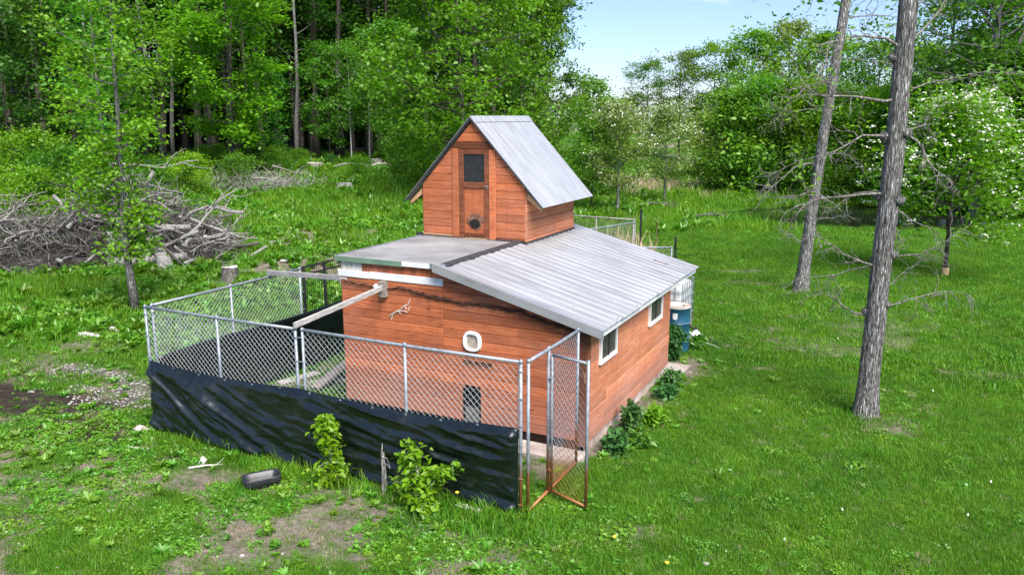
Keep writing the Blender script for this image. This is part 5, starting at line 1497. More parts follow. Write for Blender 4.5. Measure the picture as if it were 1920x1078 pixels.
clump('weed_clump', -3.30, 9.78, 'dark leafy weed at the coop corner behind the open gate', .32, .19, 91, .11)
clump('weed_clump', -3.36, 10.72, 'tall dark leafy weed under the first coop window', .40, .15, 92, .11)
clump('weed_clump', -3.20, 11.05, 'spreading weed beside the tall dark weed along the coop wall', .26, .26, 93, .11, 'weed')
clump('weed_clump', -3.30, 12.25, 'low weed between the two coop windows', .2, .18, 94, .09, 'leaf_dark')
clump('weed_clump', -3.38, 12.95, 'low dark weed under the second coop window', .22, .17, 95, .09, 'leaf_dark')
clump('weed_clump', -3.80, 14.45, 'tall leafy weed in front of the blue drum', .60, .22, 96, .13, 'leaf_dark', 14, 7)
clump('weed_clump', -3.52, 15.35, 'small weed tuft at the foot of the blue drum', .25, .2, 97, .10, 'weed')
clump('weed_clump', -3.1, 10.2, 'light green weed on the dirt strip by the coop wall', .2, .2, 98, .09, 'weed')

# ================================================================== BRUSH PILE
BPX, BPY = -24.6, 16.3            # centre; long axis runs roughly across the view
AX = np.array([.76, .65]); AY = np.array([-.65, .76])
def pile_h(u, v):
    a = np.exp(-((u-2.7)/np.where(u < 2.7, 2.5, 2.0))**2)*2.45 + np.exp(-((u+2.2)/2.4)**2)*1.6 + .6*np.exp(-((u+6.0)/3)**2)
    return a*np.clip(1-(np.abs(v)/2.5)**2, 0, 1)*np.clip((6.0-u)/1.2, 0, 1)
pile = empty('brush_pile', (BPX, BPY, tz(BPX,BPY))); PW = WM[pile.name]
tag(pile, 'long heap of bleached grey branches, roots and logs at the edge of the clearing', 'brush pile')
rg = np.random.default_rng(101)
def pile_pt(u, v, hfrac, lift=0):
    x = BPX+AX[0]*u+AY[0]*v; y = BPY+AX[1]*u+AY[1]*v; return np.array([x, y, tz(x,y)+float(pile_h(np.array(u),np.array(v)))*hfrac+lift])
bl = []
for i in range(16):
    rgi = np.random.default_rng(200+i); mb = MB(); L = rgi.uniform(1.4, 3.0); r0 = rgi.uniform(.024,.078)
    pl = poly((-L/2,0,0), (1,0,0), L, 7, rgi, .17); mb.tube(pl, [r0*(1-.75*k/7) for k in range(8)], 6)
    for s in range(4):
        q, dd = pick(pl, rgi.uniform(.3,.95)); dd = dd/np.linalg.norm(dd)+rgi.normal(size=3)*.6; mb.tube(poly(q, dd, L*rgi.uniform(.15,.4), 4, rgi, .2), [r0*.5,r0*.4,r0*.3,r0*.2,r0*.08], 4)
    me = mb.mesh('branch', True); me.materials.append(M['dead'] if i % 3 else M['dead_dark']); bl.append(me)
for i in range(290):
    u = rg.uniform(-6.5, 5.5) if i % 3 else rg.uniform(.8, 5.4); v = rg.uniform(-2.4, 1.4)
    p = pile_pt(u, v, rg.uniform(.55, 1.02), .05); g = .6
    h0 = float(pile_h(np.array(u), np.array(v)))
    az = rg.uniform(0, 6.28); el = rg.normal()*.32 + (.5 if rg.random() < .12 else 0)
    s = rg.uniform(.55, 1.15)
    p[2] = max(p[2], tz(p[0],p[1])+.10+abs(math.sin(el))*1.0*s)
    mobj('branch', bl[i % 16], None, pile, T(*p) @ Matrix.Rotation(az, 4, 'Z') @ Matrix.Rotation(-el, 4, 'Y') @ Matrix.Rotation(rg.uniform(0,6.28), 4, 'X') @ Matrix.Scale(s, 4))
# fine twigs filling the heap
mb = MB()
for i in range(3800):
    u = rg.uniform(-7, 5.7) if i % 3 else rg.uniform(.5, 5.4); v = rg.uniform(-2.6, 1.8); p = pile_pt(u, v, rg.uniform(.1, 1.0)**.6, .03)
    d = rg.normal(size=3); d[2] *= .45; L = rg.uniform(.35, 1.3); pl = poly(p, d, L, 3, rg, .2)
    for q in pl: q[2] = max(q[2], tz(q[0],q[1])+.01) if False else q[2]
    r0 = rg.uniform(.006,.016); mb.tube(pl, [r0, r0*.8, r0*.55, r0*.2], 3, False)
tag(mb.build('twig_tangle', M['dead_dark'], pile, None), kind='stuff')
mb = MB()
for i in range(700):
    u = rg.uniform(-7, 5.6); v = rg.uniform(-2.7, 1.5); p = pile_pt(u, v, rg.uniform(.6, 1.05), .04)
    d = rg.normal(size=3); d[2] *= .45; L = rg.uniform(.4, 1.2); r0 = rg.uniform(.008,.018); mb.tube(poly(p, d, L, 3, rg, .2), [r0, r0*.8, r0*.55, r0*.2], 3, False)
tag(mb.build('pale_twigs', M['dead'], pile, None), kind='stuff')
# earth and litter core of the heap
n1, n2 = 60, 24
uu, vv = np.meshgrid(np.linspace(-8.5, 5.9, n1), np.linspace(-2.4, 2.4, n2)); hh = pile_h(uu, vv)*.42
xx = BPX+AX[0]*uu+AY[0]*vv; yy = BPY+AX[1]*uu+AY[1]*vv; zz = terr(xx, yy)+hh*(.75+.5*fbm(uu*2, vv*2, 7, 3))-.06
id_ = np.arange(n1*n2).reshape(n2, n1); ff = np.stack([id_[:-1,:-1], id_[:-1,1:], id_[1:,1:], id_[1:,:-1]], -1).reshape(-1,4)
mobj('litter_core', mesh_np('litter_core', np.stack([xx,yy,zz],-1).reshape(-1,3), ff, True), m_plain('dark leaf litter', [(.3,(.014,.011,.009)),(.6,(.038,.030,.023)),(.8,(.085,.068,.054))], 6, .95, 0, .8), pile)
# logs and root stumps in the heap
def log(name, a, b, r0, r1, m_='dead', parent=None, seed=0):
    a = np.array(a); b = np.array(b); rgi = np.random.default_rng(seed); P = [a+(b-a)*t+rgi.normal(size=3)*.015*(0<t<1) for t in np.linspace(0,1,6)]
    mb = MB(); bark_trunk(mb, P, list(np.linspace(r0,r1,6)), seed, 14, .12, 14) if abs(b[2]-a[2]) > np.hypot(*(b-a)[:2]) else mb.tube(P, list(np.linspace(r0,r1,6)), 10)
    if abs(b[2]-a[2]) > np.hypot(*(b-a)[:2]):
        mb.f.append(tuple(range(len(mb.v)-14, len(mb.v))))
    return mb.build(name, M[m_], parent, None, True)
def pl_(u, v, hf, lift=0): return pile_pt(u, v, hf, lift)
log('stump', pl_(2.3,-2.0,0.1,0.05), pl_(2.2,-1.6,.1,.9), .27, .17, 'dead', pile, 1)
log('log', pl_(2.2,-2.55,0,.16), pl_(4.4,-2.4,0,.30), .17, .12, 'dead', pile, 2)
log('log', pl_(2.6,-1.6,.7,.1), pl_(4.4,-1.2,.6,.5), .13, .09, 'dead', pile, 3)
log('stump', pl_(3.9,-2.9,0,.0), pl_(3.7,-2.75,0,.50), .26, .17, 'dead', pile, 4)
log('log', pl_(2.2,-1.5,.9,.1), pl_(3.2,-2.2,.5,.1), .08, .05, 'dead', pile, 5)
log('log', pl_(-5.2,-2.0,.3,.1), pl_(-5.5,-1.8,.5,1.0), .09, .05, 'dead_pale', pile, 6)
log('log', pl_(-5.0,-2.2,.1,.1), pl_(-4.2,-2.4,.1,.05), .12, .08, 'dead_pale', pile, 7)
log('log', pl_(-3.6,-1.9,.5,.2), pl_(-2.4,-1.9,.5,.35), .10, .09, 'dead', pile, 8)
log('snag', pl_(-2.6,0,.8,.0), pl_(-1.9,.2,.8,1.5), .10, .05, 'dead_dark', pile, 9)
log('log', pl_(-4.6,-.5,.8,.1), pl_(-3.4,-.9,.7,.0), .13, .05, 'dead', pile, 10)
for i, (u, v) in enumerate(((3.9,-1.1),(4.6,-1.0),(4.2,-1.7),(3.3,-.6))):
    log('broken_root', pl_(u,v,.6,.05), pl_(u+.25,v+.1,.6,.35), .11, .03, 'dead_pale', pile, 20+i)

# ---- stumps, sticks and logs in the clearing
def stump(px_, d, r, h, label, m_='dead', seed=0, lean=(0,0)):
    x, y = at(px_, d); e = empty('tree_stump', (x, y, tz(x,y))); tag(e, label, 'stump'); W = WM[e.name]
    mb = MB(); bark_trunk(mb, [(0,0,-.08),(0,0,h*.3),(lean[0]*.5,lean[1]*.5,h*.7),(lean[0],lean[1],h)], [r*1.5,r*1.08,r*1.0,r*.97], seed, 16, .12, 10)
    mb.build('trunk', M[m_], e, W, True)
    top = MB(); n = 16; rg_ = np.random.default_rng(seed); rim = [(lean[0]+r*.98*math.cos(2*math.pi*k/n), lean[1]+r*.98*math.sin(2*math.pi*k/n), h+rg_.uniform(-.01,.03)) for k in range(n)]
    top.add(rim+[(lean[0],lean[1],h+.01)], [(k,(k+1)%n,n) for k in range(n)]); top.build('cut_face', M['dead_pale'], e, W)
stump(409, 23.2, .22, .42, 'jagged grey stump with pale broken top beside the pen', 'dead_dark', 301, (-.05,.05))
stump(586, 54, .55, .55, 'wide grey sawn stump in the green clearing', 'dead', 302)
stump(640, 45.5, .42, .35, 'low whitish stump with dry stalks in the clearing', 'dead_pale', 303)
stump(702, 56, .4, .6, 'grey stump beside fallen sticks near the wood edge', 'dead', 304)
def stick(name, px_, d, L, az, label, m_='dead_pale', r=.05, seed=0, arch=.15, cat='branch', group=None, subs=3):
    x, y = at(px_, d); rgi = np.random.default_rng(seed); mb = MB()
    pl = [np.array([(t-.5)*L, rgi.normal()*.03*L, r*.8+arch*math.sin(math.pi*t)+.01]) for t in np.linspace(0,1,7)]
    mb.tube(pl, [r*(1-.6*t) for t in np.linspace(0,1,7)], 7)
    for s in range(subs):
        q, dd = pick(pl, rgi.uniform(.3,.9)); dd = dd/np.linalg.norm(dd)+np.array([0,rgi.normal()*.6,rgi.uniform(.05,.5)]); mb.tube(poly(q, dd, L*rgi.uniform(.15,.35), 4, rgi, .15), [r*.5,r*.4,r*.3,r*.2,r*.1], 5)
    return tag(mb.build(name, M[m_], None, T(x,y,tz(x,y)) @ Matrix.Rotation(az,4,'Z'), True), label, cat, group)
stick('fallen_branch', 655, 53.5, 3.6, .5, 'pale arched fallen branch at the far side of the clearing', 'dead', .09, 1, .5)
stick('fallen_branch', 712, 55, 2.0, .9, 'short pale fallen branch beside the grey far stump', 'dead_pale', .07, 2, .3)
stick('fallen_branch', 121, 18.3, .55, .2, 'short bleached log piece lying in the weeds', 'dead_pale', .075, 3, .0, 'log', None, 0)
stick('fallen_branch', 174, 18.5, .40, -.3, 'smaller bleached log piece beside the short bleached log', 'dead_pale', .06, 4, .0, 'log', None, 0)
stick('fallen_branch', 478, 29.5, .8, .4, 'bleached broken wood chunk off the end of the brush pile', 'dead_pale', .10, 5, .05, 'log', None, 1)
stick('fallen_branch', 497, 29.8, .45, .9, 'small bleached wood chunk past the end of the brush pile', 'dead_pale', .09, 6, .02, 'log', None, 0)
stick('fallen_branch', 527, 25.6, .55, .5, 'flat pale wood scrap in the clearing grass', 'dead_pale', .05, 7, .0, 'log', None, 0)
stick('fallen_branch', 250, 12.2, .5, .3, 'thin bleached twig across the dark soil', 'dead_pale', .012, 8, .02, 'twig', None, 2)
stick('fallen_branch', 195, 11.6, .35, .1, 'short bleached twig on the dark soil beside weeds', 'dead_pale', .013, 9, .01, 'twig', None, 1)
stick('fallen_branch', 330, 10.6, .42, .7, 'bleached chip of bark on the bare front ground', 'dead_pale', .018, 10, .01, 'twig', None, 1)
stick('fallen_branch', 1345, 36.5, 2.2, .3, 'dark fallen branch lying near the reeds', 'dead_dark', .06, 11, .25, 'branch', None, 4)
stick('fallen_branch', 1230, 39.5, 3.0, .2, 'grey fallen branch at the foot of the blossom tree', 'dead_dark', .07, 12, .3, 'branch', None, 5)
stick('fallen_branch', 1795, 22.6, .4, .4, 'dry curled leaf litter twig on the lawn near the flowering tree', 'dead_dark', .03, 13, .08, 'twig', None, 5)
# second low heap of grey brush
hx_, hy_ = at(478, 46); bp2 = empty('brush_heap', (hx_, hy_, tz(hx_,hy_))); tag(bp2, 'low heap of grey brush and twigs in front of the wood', 'brush pile')
rg = np.random.default_rng(401)
for i in range(40):
    q = rg.normal(size=2)*np.array([1.5,.8]); p = np.array([hx_+CAMR[0]*q[0]-CAMR[1]*q[1], hy_+CAMR[1]*q[0]+CAMR[0]*q[1], 0]); p[2] = tz(p[0],p[1])+.25+rg.uniform(0,.6)*math.exp(-(q[0]/1.6)**2)
    mobj('branch', bl[i % 16], None, bp2, T(*p) @ Matrix.Rotation(rg.uniform(0,6.28),4,'Z') @ Matrix.Rotation(rg.normal()*.45,4,'Y') @ Matrix.Scale(rg.uniform(.5,.95),4))
mb = MB()
for i in range(800):
    q = rg.normal(size=2)*np.array([1.7,.9]); x = hx_+CAMR[0]*q[0]-CAMR[1]*q[1]; y = hy_+CAMR[1]*q[0]+CAMR[0]*q[1]
    d = rg.normal(size=3); d[2] = abs(d[2])*.7; r0 = .012; mb.tube(poly((x,y,tz(x,y)+rg.uniform(0,.5)), d, rg.uniform(.4,1.3), 3, rg, .2), [r0,r0*.8,r0*.5,r0*.2], 3, False)
tag(mb.build('twig_tangle', M['dead'], bp2, None), kind='stuff')

# ================================================================== GROUND COVER (stuff)
def hidden_collection(name, meshes, mats_):
    c = bpy.data.collections.new(name)
    for i, me in enumerate(meshes):
        if len(me.materials) == 0: me.materials.append(mats_)
        o = bpy.data.objects.new('%s_%d' % (name, i), me); c.objects.link(o)
    return c

def tuft(seed, nb, rad, h, w, lean=.5, bend=.5, seg=2):
    rg_ = np.random.default_rng(seed); V = []; F = []
    for i in range(nb):
        a = rg_.uniform(0, 6.28); r_ = rad*math.sqrt(rg_.uniform(0,1)); p = np.array([r_*math.cos(a), r_*math.sin(a), -.01])
        az = rg_.uniform(0, 6.28); hh = h*rg_.uniform(.5, 1.15); le = lean*rg_.uniform(.1,1)
        dx = np.array([math.cos(az), math.sin(az), 0]); sx = np.array([-dx[1], dx[0], 0])*w*rg_.uniform(.7,1.2)
        m_ = p+np.array([0,0,hh*.55])+dx*hh*le*.3; t_ = p+np.array([0,0,hh*(1-.35*bend*le)])+dx*hh*le
        b = len(V); V += [p-sx*.5, p+sx*.5, m_+sx*.42, m_-sx*.42, t_]; F += [(b,b+1,b+2),(b,b+2,b+3),(b+3,b+2,b+4)]
    return mesh_np('tuft', np.array(V), np.array(F))

def rosette(seed, n, L, up, width=1.0, z=.0):
    rg_ = np.random.default_rng(seed); az = np.arange(n)*2.399+rg_.normal(size=n)*.3
    out = np.stack([np.cos(az), np.sin(az), np.full(n, up)+rg_.normal(size=n)*.25], -1)*3
    pos = np.stack([np.cos(az)*.01, np.sin(az)*.01, np.full(n, z)], -1)+rg_.uniform(0,1,(n,1))*np.array([[0,0,L*.5]])
    v, f = leaves(pos, L, rg_, .8, 0, LEAF, out, width); return mesh_np('rosette', v, f)

def clover(seed, n, rad, s, h):
    rg_ = np.random.default_rng(seed); a = rg_.uniform(0,6.28,n); r_ = rad*np.sqrt(rg_.uniform(0,1,n)); pos = np.stack([r_*np.cos(a), r_*np.sin(a), rg_.uniform(.2,1,n)*h*(1-.5*(r_/rad)**2)], -1)
    v, f = leaves(pos, s, rg_, .75, .0, QUAD, None, 1.4); return mesh_np('clover', v, f)

def scatter(name, P, scale, coll, label, cat, seed, tilt=.18, ninst=4):
    n = len(P); rg_ = np.random.default_rng(seed)
    me = bpy.data.meshes.new(name); me.vertices.add(n); me.vertices.foreach_set('co', P.astype(np.float32).ravel())
    a = me.attributes.new('scl', 'FLOAT', 'POINT'); a.data.foreach_set('value', scale.astype(np.float32))
    rot = np.stack([rg_.normal(size=n)*tilt, rg_.normal(size=n)*tilt, rg_.uniform(0,6.28,n)], -1)
    a = me.attributes.new('rot', 'FLOAT_VECTOR', 'POINT'); a.data.foreach_set('vector', rot.astype(np.float32).ravel())
    a = me.attributes.new('pick', 'INT', 'POINT'); a.data.foreach_set('value', rg_.integers(0, ninst, n).astype(np.int32))
    o = bpy.data.objects.new(name, me); put(o); tag(o, label, cat, kind='stuff')
    g = bpy.data.node_groups.new(name, 'GeometryNodeTree')
    g.interface.new_socket('Geometry', in_out='INPUT', socket_type='NodeSocketGeometry'); g.interface.new_socket('Geometry', in_out='OUTPUT', socket_type='NodeSocketGeometry')
    i_ = g.nodes.new('NodeGroupInput'); o_ = g.nodes.new('NodeGroupOutput'); ip = g.nodes.new('GeometryNodeInstanceOnPoints'); ci = g.nodes.new('GeometryNodeCollectionInfo')
    ci.inputs['Collection'].default_value = coll; ci.inputs['Separate Children'].default_value = True; ci.inputs['Reset Children'].default_value = True
    ip.inputs['Pick Instance'].default_value = True
    def att(nm, ty):
        q = g.nodes.new('GeometryNodeInputNamedAttribute'); q.data_type = ty; q.inputs['Name'].default_value = nm; return q.outputs['Attribute']
    g.links.new(i_.outputs[0], ip.inputs['Points']); g.links.new(ci.outputs[0], ip.inputs['Instance'])
    g.links.new(att('scl','FLOAT'), ip.inputs['Scale']); g.links.new(att('pick','INT'), ip.inputs['Instance Index'])
    e2r = g.nodes.new('FunctionNodeEulerToRotation'); g.links.new(att('rot','FLOAT_VECTOR'), e2r.inputs[0]); g.links.new(e2r.outputs[0], ip.inputs['Rotation'])
    g.links.new(ip.outputs[0], o_.inputs[0])
    md = o.modifiers.new('scatter', 'NODES'); md.node_group = g
    return o

def sample(dmin, dmax, dens, seed, half=36.0):
    """uniform points in a sector in front of the viewpoint (a little wider than the view)"""
    rg_ = np.random.default_rng(seed); h = math.radians(half); A = h*(dmax**2-dmin**2); n = int(A*dens)
    d = np.sqrt(rg_.uniform(dmin**2, dmax**2, n)); a = rg_.uniform(-h, h, n)
    cx_, cy_ = CAMF; x = d*(np.cos(a)*CAMF[0]+np.sin(a)*CAMR[0]); y = d*(np.cos(a)*CAMF[1]+np.sin(a)*CAMR[1])
    return x, y, rg_
def outside_built(x, y):
    ok = ~((x > X0-.02) & (x < X1+.03) & (y > Y0-.02) & (y < Y1+.02))
    ok &= ~((x > -4.76) & (x < -3.6) & (y > 9.2) & (y < 9.6)); ok &= ~((x > -4.5) & (x < -3.2) & (y > 13.6) & (y < 14.17))
    ok &= np.hypot(x+3.93, y-15.11) > .3; ok &= np.hypot(x+.33, y-12.91) > .24; ok &= np.hypot(x+2.38, y-21.75) > .27
    ok &= np.hypot(x+6.93, y-6.95) > .22
    ok &= ~((x > -9.63) & (x < -3.7) & (np.abs(y-FY+.05) < .06))
    return ok
def in_pile(x, y):
    dx, dy = x-BPX, y-BPY; u = dx*AX[0]+dy*AX[1]; v = dx*AY[0]+dy*AY[1]
    return (pile_h(u, v) > .25)
def P3(x, y): return np.stack([x, y, terr(x, y)], -1)

lawn_c = hidden_collection('lawn_tuft', [tuft(1,44,.12,.060,.0042,.9), tuft(2,44,.12,.075,.0042,.9), tuft(3,40,.11,.050,.0046,1.0), tuft(4,36,.13,.085,.0042,.8)], M['grass'])
mid_c = hidden_collection('lawn_tuft_wide', [tuft(11,46,.24,.085,.010,.9), tuft(12,46,.24,.10,.010,.9), tuft(13,42,.22,.075,.011,1.0), tuft(14,40,.26,.12,.009,.8)], M['grass'])
far_c = hidden_collection('meadow_tuft', [tuft(21,40,.42,.30,.024,.7), tuft(22,40,.42,.40,.022,.6), tuft(23,38,.40,.24,.026,.9), tuft(24,36,.45,.50,.022,.6)], M['grass_tall'])
weed_c = hidden_collection('weed_rosette', [rosette(31,14,.085,.35), rosette(32,18,.11,.6,.75), rosette(33,12,.075,.2,1.1), rosette(34,24,.12,.9,.55)], M['weed'])
clov_c = hidden_collection('clover_mat', [clover(41,70,.13,.030,.035), clover(42,60,.11,.034,.05), clover(43,80,.15,.028,.03), clover(44,50,.10,.04,.06)], M['weed'])
tallweed_c = hidden_collection('leafy_weed', [rosette(51,40,.20,1.1,.7), rosette(52,46,.24,1.3,.6), rosette(53,36,.20,.8,.8), clover(54,90,.28,.085,.32)], M['weed'])
straw_c = hidden_collection('straw_bits', [tuft(61,14,.14,.10,.0035,3.0,1.9), tuft(62,12,.16,.12,.004,3.2,1.9), tuft(63,10,.12,.14,.0045,3.2,1.9), tuft(64,12,.15,.09,.0035,3.0,1.9)], M['straw'])
reed_c = hidden_collection('dead_reed', [tuft(71,40,.45,.9,.022,.8,.8), tuft(72,40,.5,1.1,.022,.9,.9), tuft(73,36,.5,.7,.026,1.3,1.2), tuft(74,36,.45,.8,.024,1.0,1.0)], M['reed'])

def meadow(x, y):       # 1 where the grass is left long: left clearing, pond margin, beyond the lawn
    left = ss(-9.9, -11.5, x)*ss(9.2, 11.0, y)
    lawn_edge = 29.5 + 2.2*(fbm(x*.2, y*0+3.3, 91, 2)-.5)*2
    back = ss(lawn_edge, lawn_edge+2.5, y*.896+x*-.25+1.5)*ss(-1.5, -5.0, x - (y-36)*.35)
    pm = (1-ss(1.25, 1.5, pond_e(x,y)))*ss(-.3, .1, (x-PC[0])*-.444+(y-PC[1])*.896)
    far = ss(44, 48, np.hypot(x,y))
    return np.clip(np.maximum(np.maximum(left, back), np.maximum(pm, far)), 0, 1)

# short lawn close by
x, y, rg_ = sample(5.5, 15.5, 230, 501)
w = f_worn(x,y); w = np.maximum(w, np.maximum(f_soil(x,y)*1.1, f_gravel(x,y))); patch = fbm(x*.8, y*.8, 95, 3)
keep = outside_built(x,y) & (rg_.random(len(x)) < np.clip(1.04-w*.88, 0, 1)*(1-.8*meadow(x,y)))
x, y, w = x[keep], y[keep], w[keep]; s = (.60+.75*fbm(x*1.3, y*1.3, 97, 3))*rg_.uniform(.75,1.25,len(x))*(1-.4*w)
edge = np.exp(-np.abs(y-FY+.12)/.12)*(x < -3.5)*(x > -9.6); s = s*(1+1.6*edge*rg_.random(len(x)))
scatter('lawn_grass', P3(x,y), s, lawn_c, 'short green lawn grass round the coop', 'grass', 1)
hx2 = np.concatenate([rg_.uniform(-5.1,-3.3,150), rg_.uniform(-9.5,-3.5,140)]); hy2 = np.concatenate([7.55-np.abs(rg_.normal(size=150))*.16, 7.58-np.abs(rg_.normal(size=140))*.07])
scatter('hem_grass', P3(hx2,hy2), rg_.uniform(1.3,3.2,290), lawn_c, 'taller unmown grass along the tarp hem and block', 'grass', 21)
hx2 = np.concatenate([rg_.normal(size=60)*.22-.33, rg_.normal(size=60)*.26-2.38]); hy2 = np.concatenate([rg_.normal(size=60)*.22+12.91, rg_.normal(size=60)*.26+21.75])
kp = outside_built(hx2,hy2); hx2, hy2 = hx2[kp], hy2[kp]
scatter('trunk_grass', P3(hx2,hy2), rg_.uniform(1.2,2.2,len(hx2)), lawn_c, 'unmown grass round the feet of the lawn trees', 'grass', 22)
# wider tufts further off
x, y, rg_ = sample(15, 34, 62, 503)
w = np.maximum(f_worn(x,y), np.maximum(f_soil(x,y), f_gravel(x,y)))
keep = outside_built(x,y) & ~in_pile(x,y) & (pond_e(x,y) > 1.0) & (rg_.random(len(x)) < np.clip(1.0-w*1.2,0,1)*(1-.7*meadow(x,y)))
x, y = x[keep], y[keep]; s = (.55+.8*fbm(x*.6, y*.6, 99, 3))*rg_.uniform(.7,1.25,len(x))
scatter('lawn_grass', P3(x,y), s, mid_c, 'mown lawn grass stretching to the pond', 'grass', 2)
x, y, rg_ = sample(33, 50, 26, 505, 34)
keep = (pond_e(x,y) > 1.02) & (meadow(x,y) < .6); x, y = x[keep], y[keep]
scatter('lawn_grass', P3(x,y), rg_.uniform(.9,1.6,len(x)), mid_c, 'far lawn grass at the pond edge', 'grass', 3)
# long meadow grass
x, y, rg_ = sample(11, 68, 9.0, 507)
m_ = meadow(x,y)*np.clip(1.1-f_worn(x,y)*.9, .15, 1); d = np.hypot(x,y)
keep = outside_built(x,y) & ~in_pile(x,y) & (pond_e(x,y) > 1.04) & (rg_.random(len(x)) < m_*np.clip(.35+d/40, 0, 1)); x, y = x[keep], y[keep]; d = d[keep]
hgt = (.35+1.0*fbm(x*.25, y*.25, 103, 3))*rg_.uniform(.6,1.25,len(x))*np.clip(d/34, .42, 1.25)
scatter('meadow_grass', P3(x,y), hgt, far_c, 'long uncut grass in the clearing and round the pond', 'grass', 4)
# leafy weeds in the clearing
x, y, rg_ = sample(11, 62, 5.0, 509)
m_ = meadow(x,y)*ss(-6,-11,x)*np.clip((fbm(x*.3, y*.3, 105, 3)-.36)*4, 0, 1)
keep = ~in_pile(x,y) & (rg_.random(len(x)) < m_); x, y = x[keep], y[keep]
scatter('leafy_weeds', P3(x,y), rg_.uniform(.6,1.35,len(x))*np.clip(np.hypot(x,y)/30,.6,1.5), tallweed_c, 'leafy weeds spread through the clearing', 'weeds', 5)
x, y, rg_ = sample(9, 22, 16, 519)
m_ = meadow(x,y)*np.clip((fbm(x*.5, y*.5, 109, 3)-.35)*4, 0, 1)
keep = ~in_pile(x,y) & (rg_.random(len(x)) < m_); x, y = x[keep], y[keep]
scatter('leafy_weeds', P3(x,y), rg_.uniform(.45,1.0,len(x)), tallweed_c, 'leafy weeds beside the pen and gravel', 'weeds', 15)
# low weeds and clover on the worn front ground
x, y, rg_ = sample(5.5, 19, 34, 511)
z_ = np.maximum(ss(-2.2,-4.0,x)*ss(8.6,7.4,y), ss(-9.5,-10.3,x)*ss(11.5,9.0,y)); pen = (x > -9.55)*(x < -3.75)*(y > 7.75)*(y < 13)
wall = (x > -3.6)*(x < -2.7)*(y > 9.4)*(y < 14.6)
pr = z_*np.clip((fbm(x*1.1, y*1.1, 107, 3)-.38)*4, .16, 1) + pen*.4 + wall*.35 + .012
keep = outside_built(x,y) & (rg_.random(len(x)) < np.clip(pr,0,1)*(1-.5*f_gravel(x,y))*(1-.25*f_soil(x,y))); x, y = x[keep], y[keep]
scatter('low_weeds', P3(x,y), rg_.uniform(.35,.9,len(x)), weed_c, 'low broadleaf weeds dotted over the worn ground', 'weeds', 6, .12)
x, y, rg_ = sample(5.5, 14, 55, 513)
z_ = ss(-2.0,-3.6,x)*ss(8.6,7.4,y)
keep = outside_built(x,y) & (rg_.random(len(x)) < np.clip(z_*np.clip((fbm(x*.9+5, y*.9, 111, 3)-.44)*5, 0, 1)+.02, 0, 1)); x, y = x[keep], y[keep]
scatter('clover_mats', P3(x,y), rg_.uniform(.6,1.25,len(x)), clov_c, 'clover mats on the worn ground in front of the pen', 'clover', 7, .08)
# dry blades and clover spread thinly through the lawn
x, y, rg_ = sample(5.5, 24, 9, 531)
keep = outside_built(x,y) & (rg_.random(len(x)) < .25+.75*ss(.5,.62,fbm(x*.7,y*.7,113,3))) & (meadow(x,y) < .5); x, y = x[keep], y[keep]
scatter('dry_blades', P3(x,y)+np.array([0,0,.025]), rg_.uniform(.3,.65,len(x)), straw_c, 'dry blades mixed through the lawn', 'straw', 31, .15)
x, y, rg_ = sample(5.5, 17, 30, 533)
keep = outside_built(x,y) & (x > -3.4) & (rg_.random(len(x)) < ss(.52,.68,fbm(x*.6+9,y*.6,115,3))*.5); x, y = x[keep], y[keep]
scatter('lawn_clover', P3(x,y)+np.array([0,0,.008]), rg_.uniform(.5,.95,len(x)), clov_c, 'clover patches through the mown lawn', 'clover', 33, .08)
# straw and dead stalks on bare earth
x, y, rg_ = sample(5.5, 20, 60, 515)
keep = outside_built(x,y) & (rg_.random(len(x)) < np.clip(f_worn(x,y)*.9+.03, 0, 1)*(1-f_soil(x,y)*.6)); x, y = x[keep], y[keep]
scatter('straw_litter', P3(x,y), rg_.uniform(.25,.7,len(x)), straw_c, 'dry straw litter on the bare earth', 'straw', 8, .1)
x, y, rg_ = sample(21, 55, 2.0, 516)
keep = ~in_pile(x,y) & (x < -8) & (rg_.random(len(x)) < np.clip(f_worn(x,y)*.9+.06, 0, 1)); x, y = x[keep], y[keep]
scatter('straw_litter', P3(x,y), rg_.uniform(1.2,2.4,len(x)), straw_c, 'dry stalk litter through the clearing', 'straw', 9, .1)
# tan reeds beyond the blossom trees
x, y, rg_ = sample(40, 62, 2.6, 517, 34)
v = (-(x)*.444+y*.896); u = x*.896+y*.444
band = np.exp(-((v-49.5-(u-8)*.15)/3.2)**2)*ss(3.5, 6.0, u)*ss(17.5, 14.5, u)
keep = rg_.random(len(x)) < band*1.2; x, y = x[keep], y[keep]
scatter('dead_reeds', P3(x,y), rg_.uniform(.5,1.0,len(x)), reed_c, 'tan dead reeds along the marsh beyond the blossom trees', 'reeds', 10, .25)
# dry stalks on the rear pen panel
rg_ = np.random.default_rng(521); n = 60; t = rg_.uniform(0,1,n); x = -7.9+.8*t+.12; y = 20.0+2.35*t
scatter('dry_stalks', P3(x,y), rg_.uniform(.9,1.5,n), reed_c, 'dry stalks overgrowing the small rear pen', 'reeds', 11, .08)

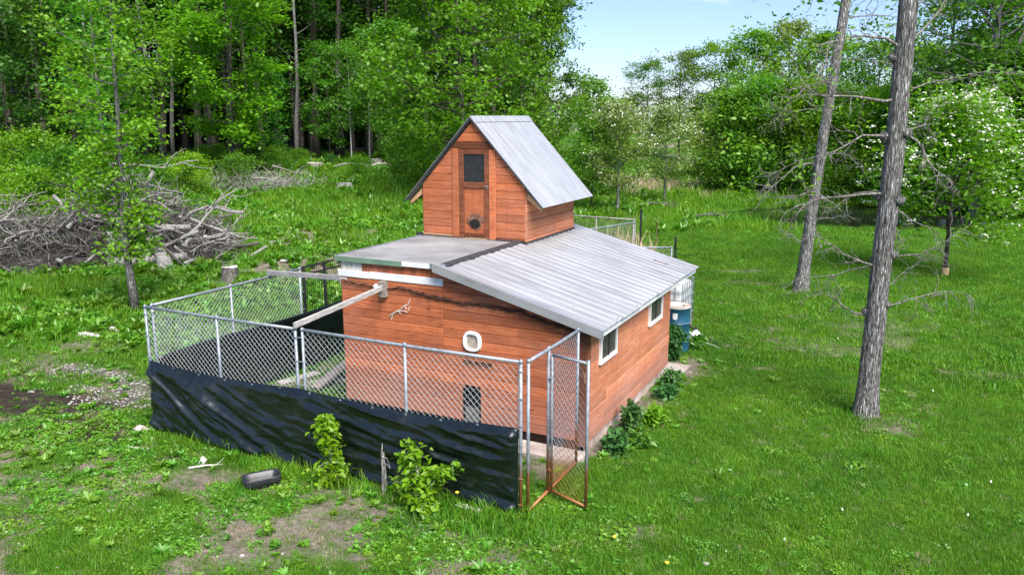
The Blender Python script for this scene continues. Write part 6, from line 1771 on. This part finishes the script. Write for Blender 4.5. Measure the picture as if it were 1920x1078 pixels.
# loose stones in the gravel patch
rgv = [mesh_np('pebble', *leaves(np.zeros((1,3)), 1, np.random.default_rng(1)))]
def pebble(seed):
    bm = bmesh.new(); bmesh.ops.create_icosphere(bm, subdivisions=1, radius=1); r_ = random.Random(seed)
    for v in bm.verts: v.co = Vector((v.co.x*r_.uniform(.7,1.3), v.co.y*r_.uniform(.5,1), v.co.z*r_.uniform(.3,.6)))*.03
    me = bpy.data.meshes.new('pebble'); bm.to_mesh(me); bm.free(); return me
m_peb = m_plain('grey gravel', [(.3,(.13,.12,.11)),(.5,(.30,.28,.26)),(.7,(.50,.48,.46))], .3, .9, 0, 0)
peb_c = hidden_collection('pebble', [pebble(i) for i in range(4)], m_peb)
x, y, rg_ = sample(8, 16.5, 420, 523)
keep = rg_.random(len(x)) < f_gravel(x,y)*.8+.006*(x < -4); x, y = x[keep], y[keep]
scatter('gravel', P3(x,y), rg_.uniform(.3,1.1,len(x))**1.4, peb_c, 'grey gravel spilled beside the pen corner', 'gravel', 12, .3)

# dandelions: a few single ones on the lawn
def dandelion(x, y, h, label, white=False):
    e = empty('dandelion', (x, y, tz(x,y)-.01)); tag(e, label, 'flower', 'dandelions'); W_ = WM[e.name]
    mb = MB(); mb.tube([(0,0,0),(.01,.005,h*.6),(.012,0,h)], .003, 4); mb.build('stem', M['weed'], e, W_)
    mb = MB(); mb.lathe([(.0,h-.006),(.022,h+.002),(.024,h+.010),(.012,h+.018),(.0,h+.019)] if not white else [(.0,h-.02),(.011,h-.006),(.015,h+.003),(.011,h+.012),(.0,h+.028)], 10, (.012,0,0)); mb.build('flower_head', M['petal'] if white else M['yellow'], e, W_, True)
dandelion(-4.40, 7.42, .26, 'yellow dandelion standing tall in grass by the pale block')
for q in ((-1.9,7.35),(-2.55,7.6)): dandelion(*q, .07, 'yellow dandelion open low in the mown lawn')
for q in ((.6,14.5),(-.4,9.4),(1.2,11.0),(-1.1,17.2),(.9,9.9),(2.4,18.5),(-.9,8.4)): dandelion(*q, .05, 'white dandelion clock in the mown lawn', True)
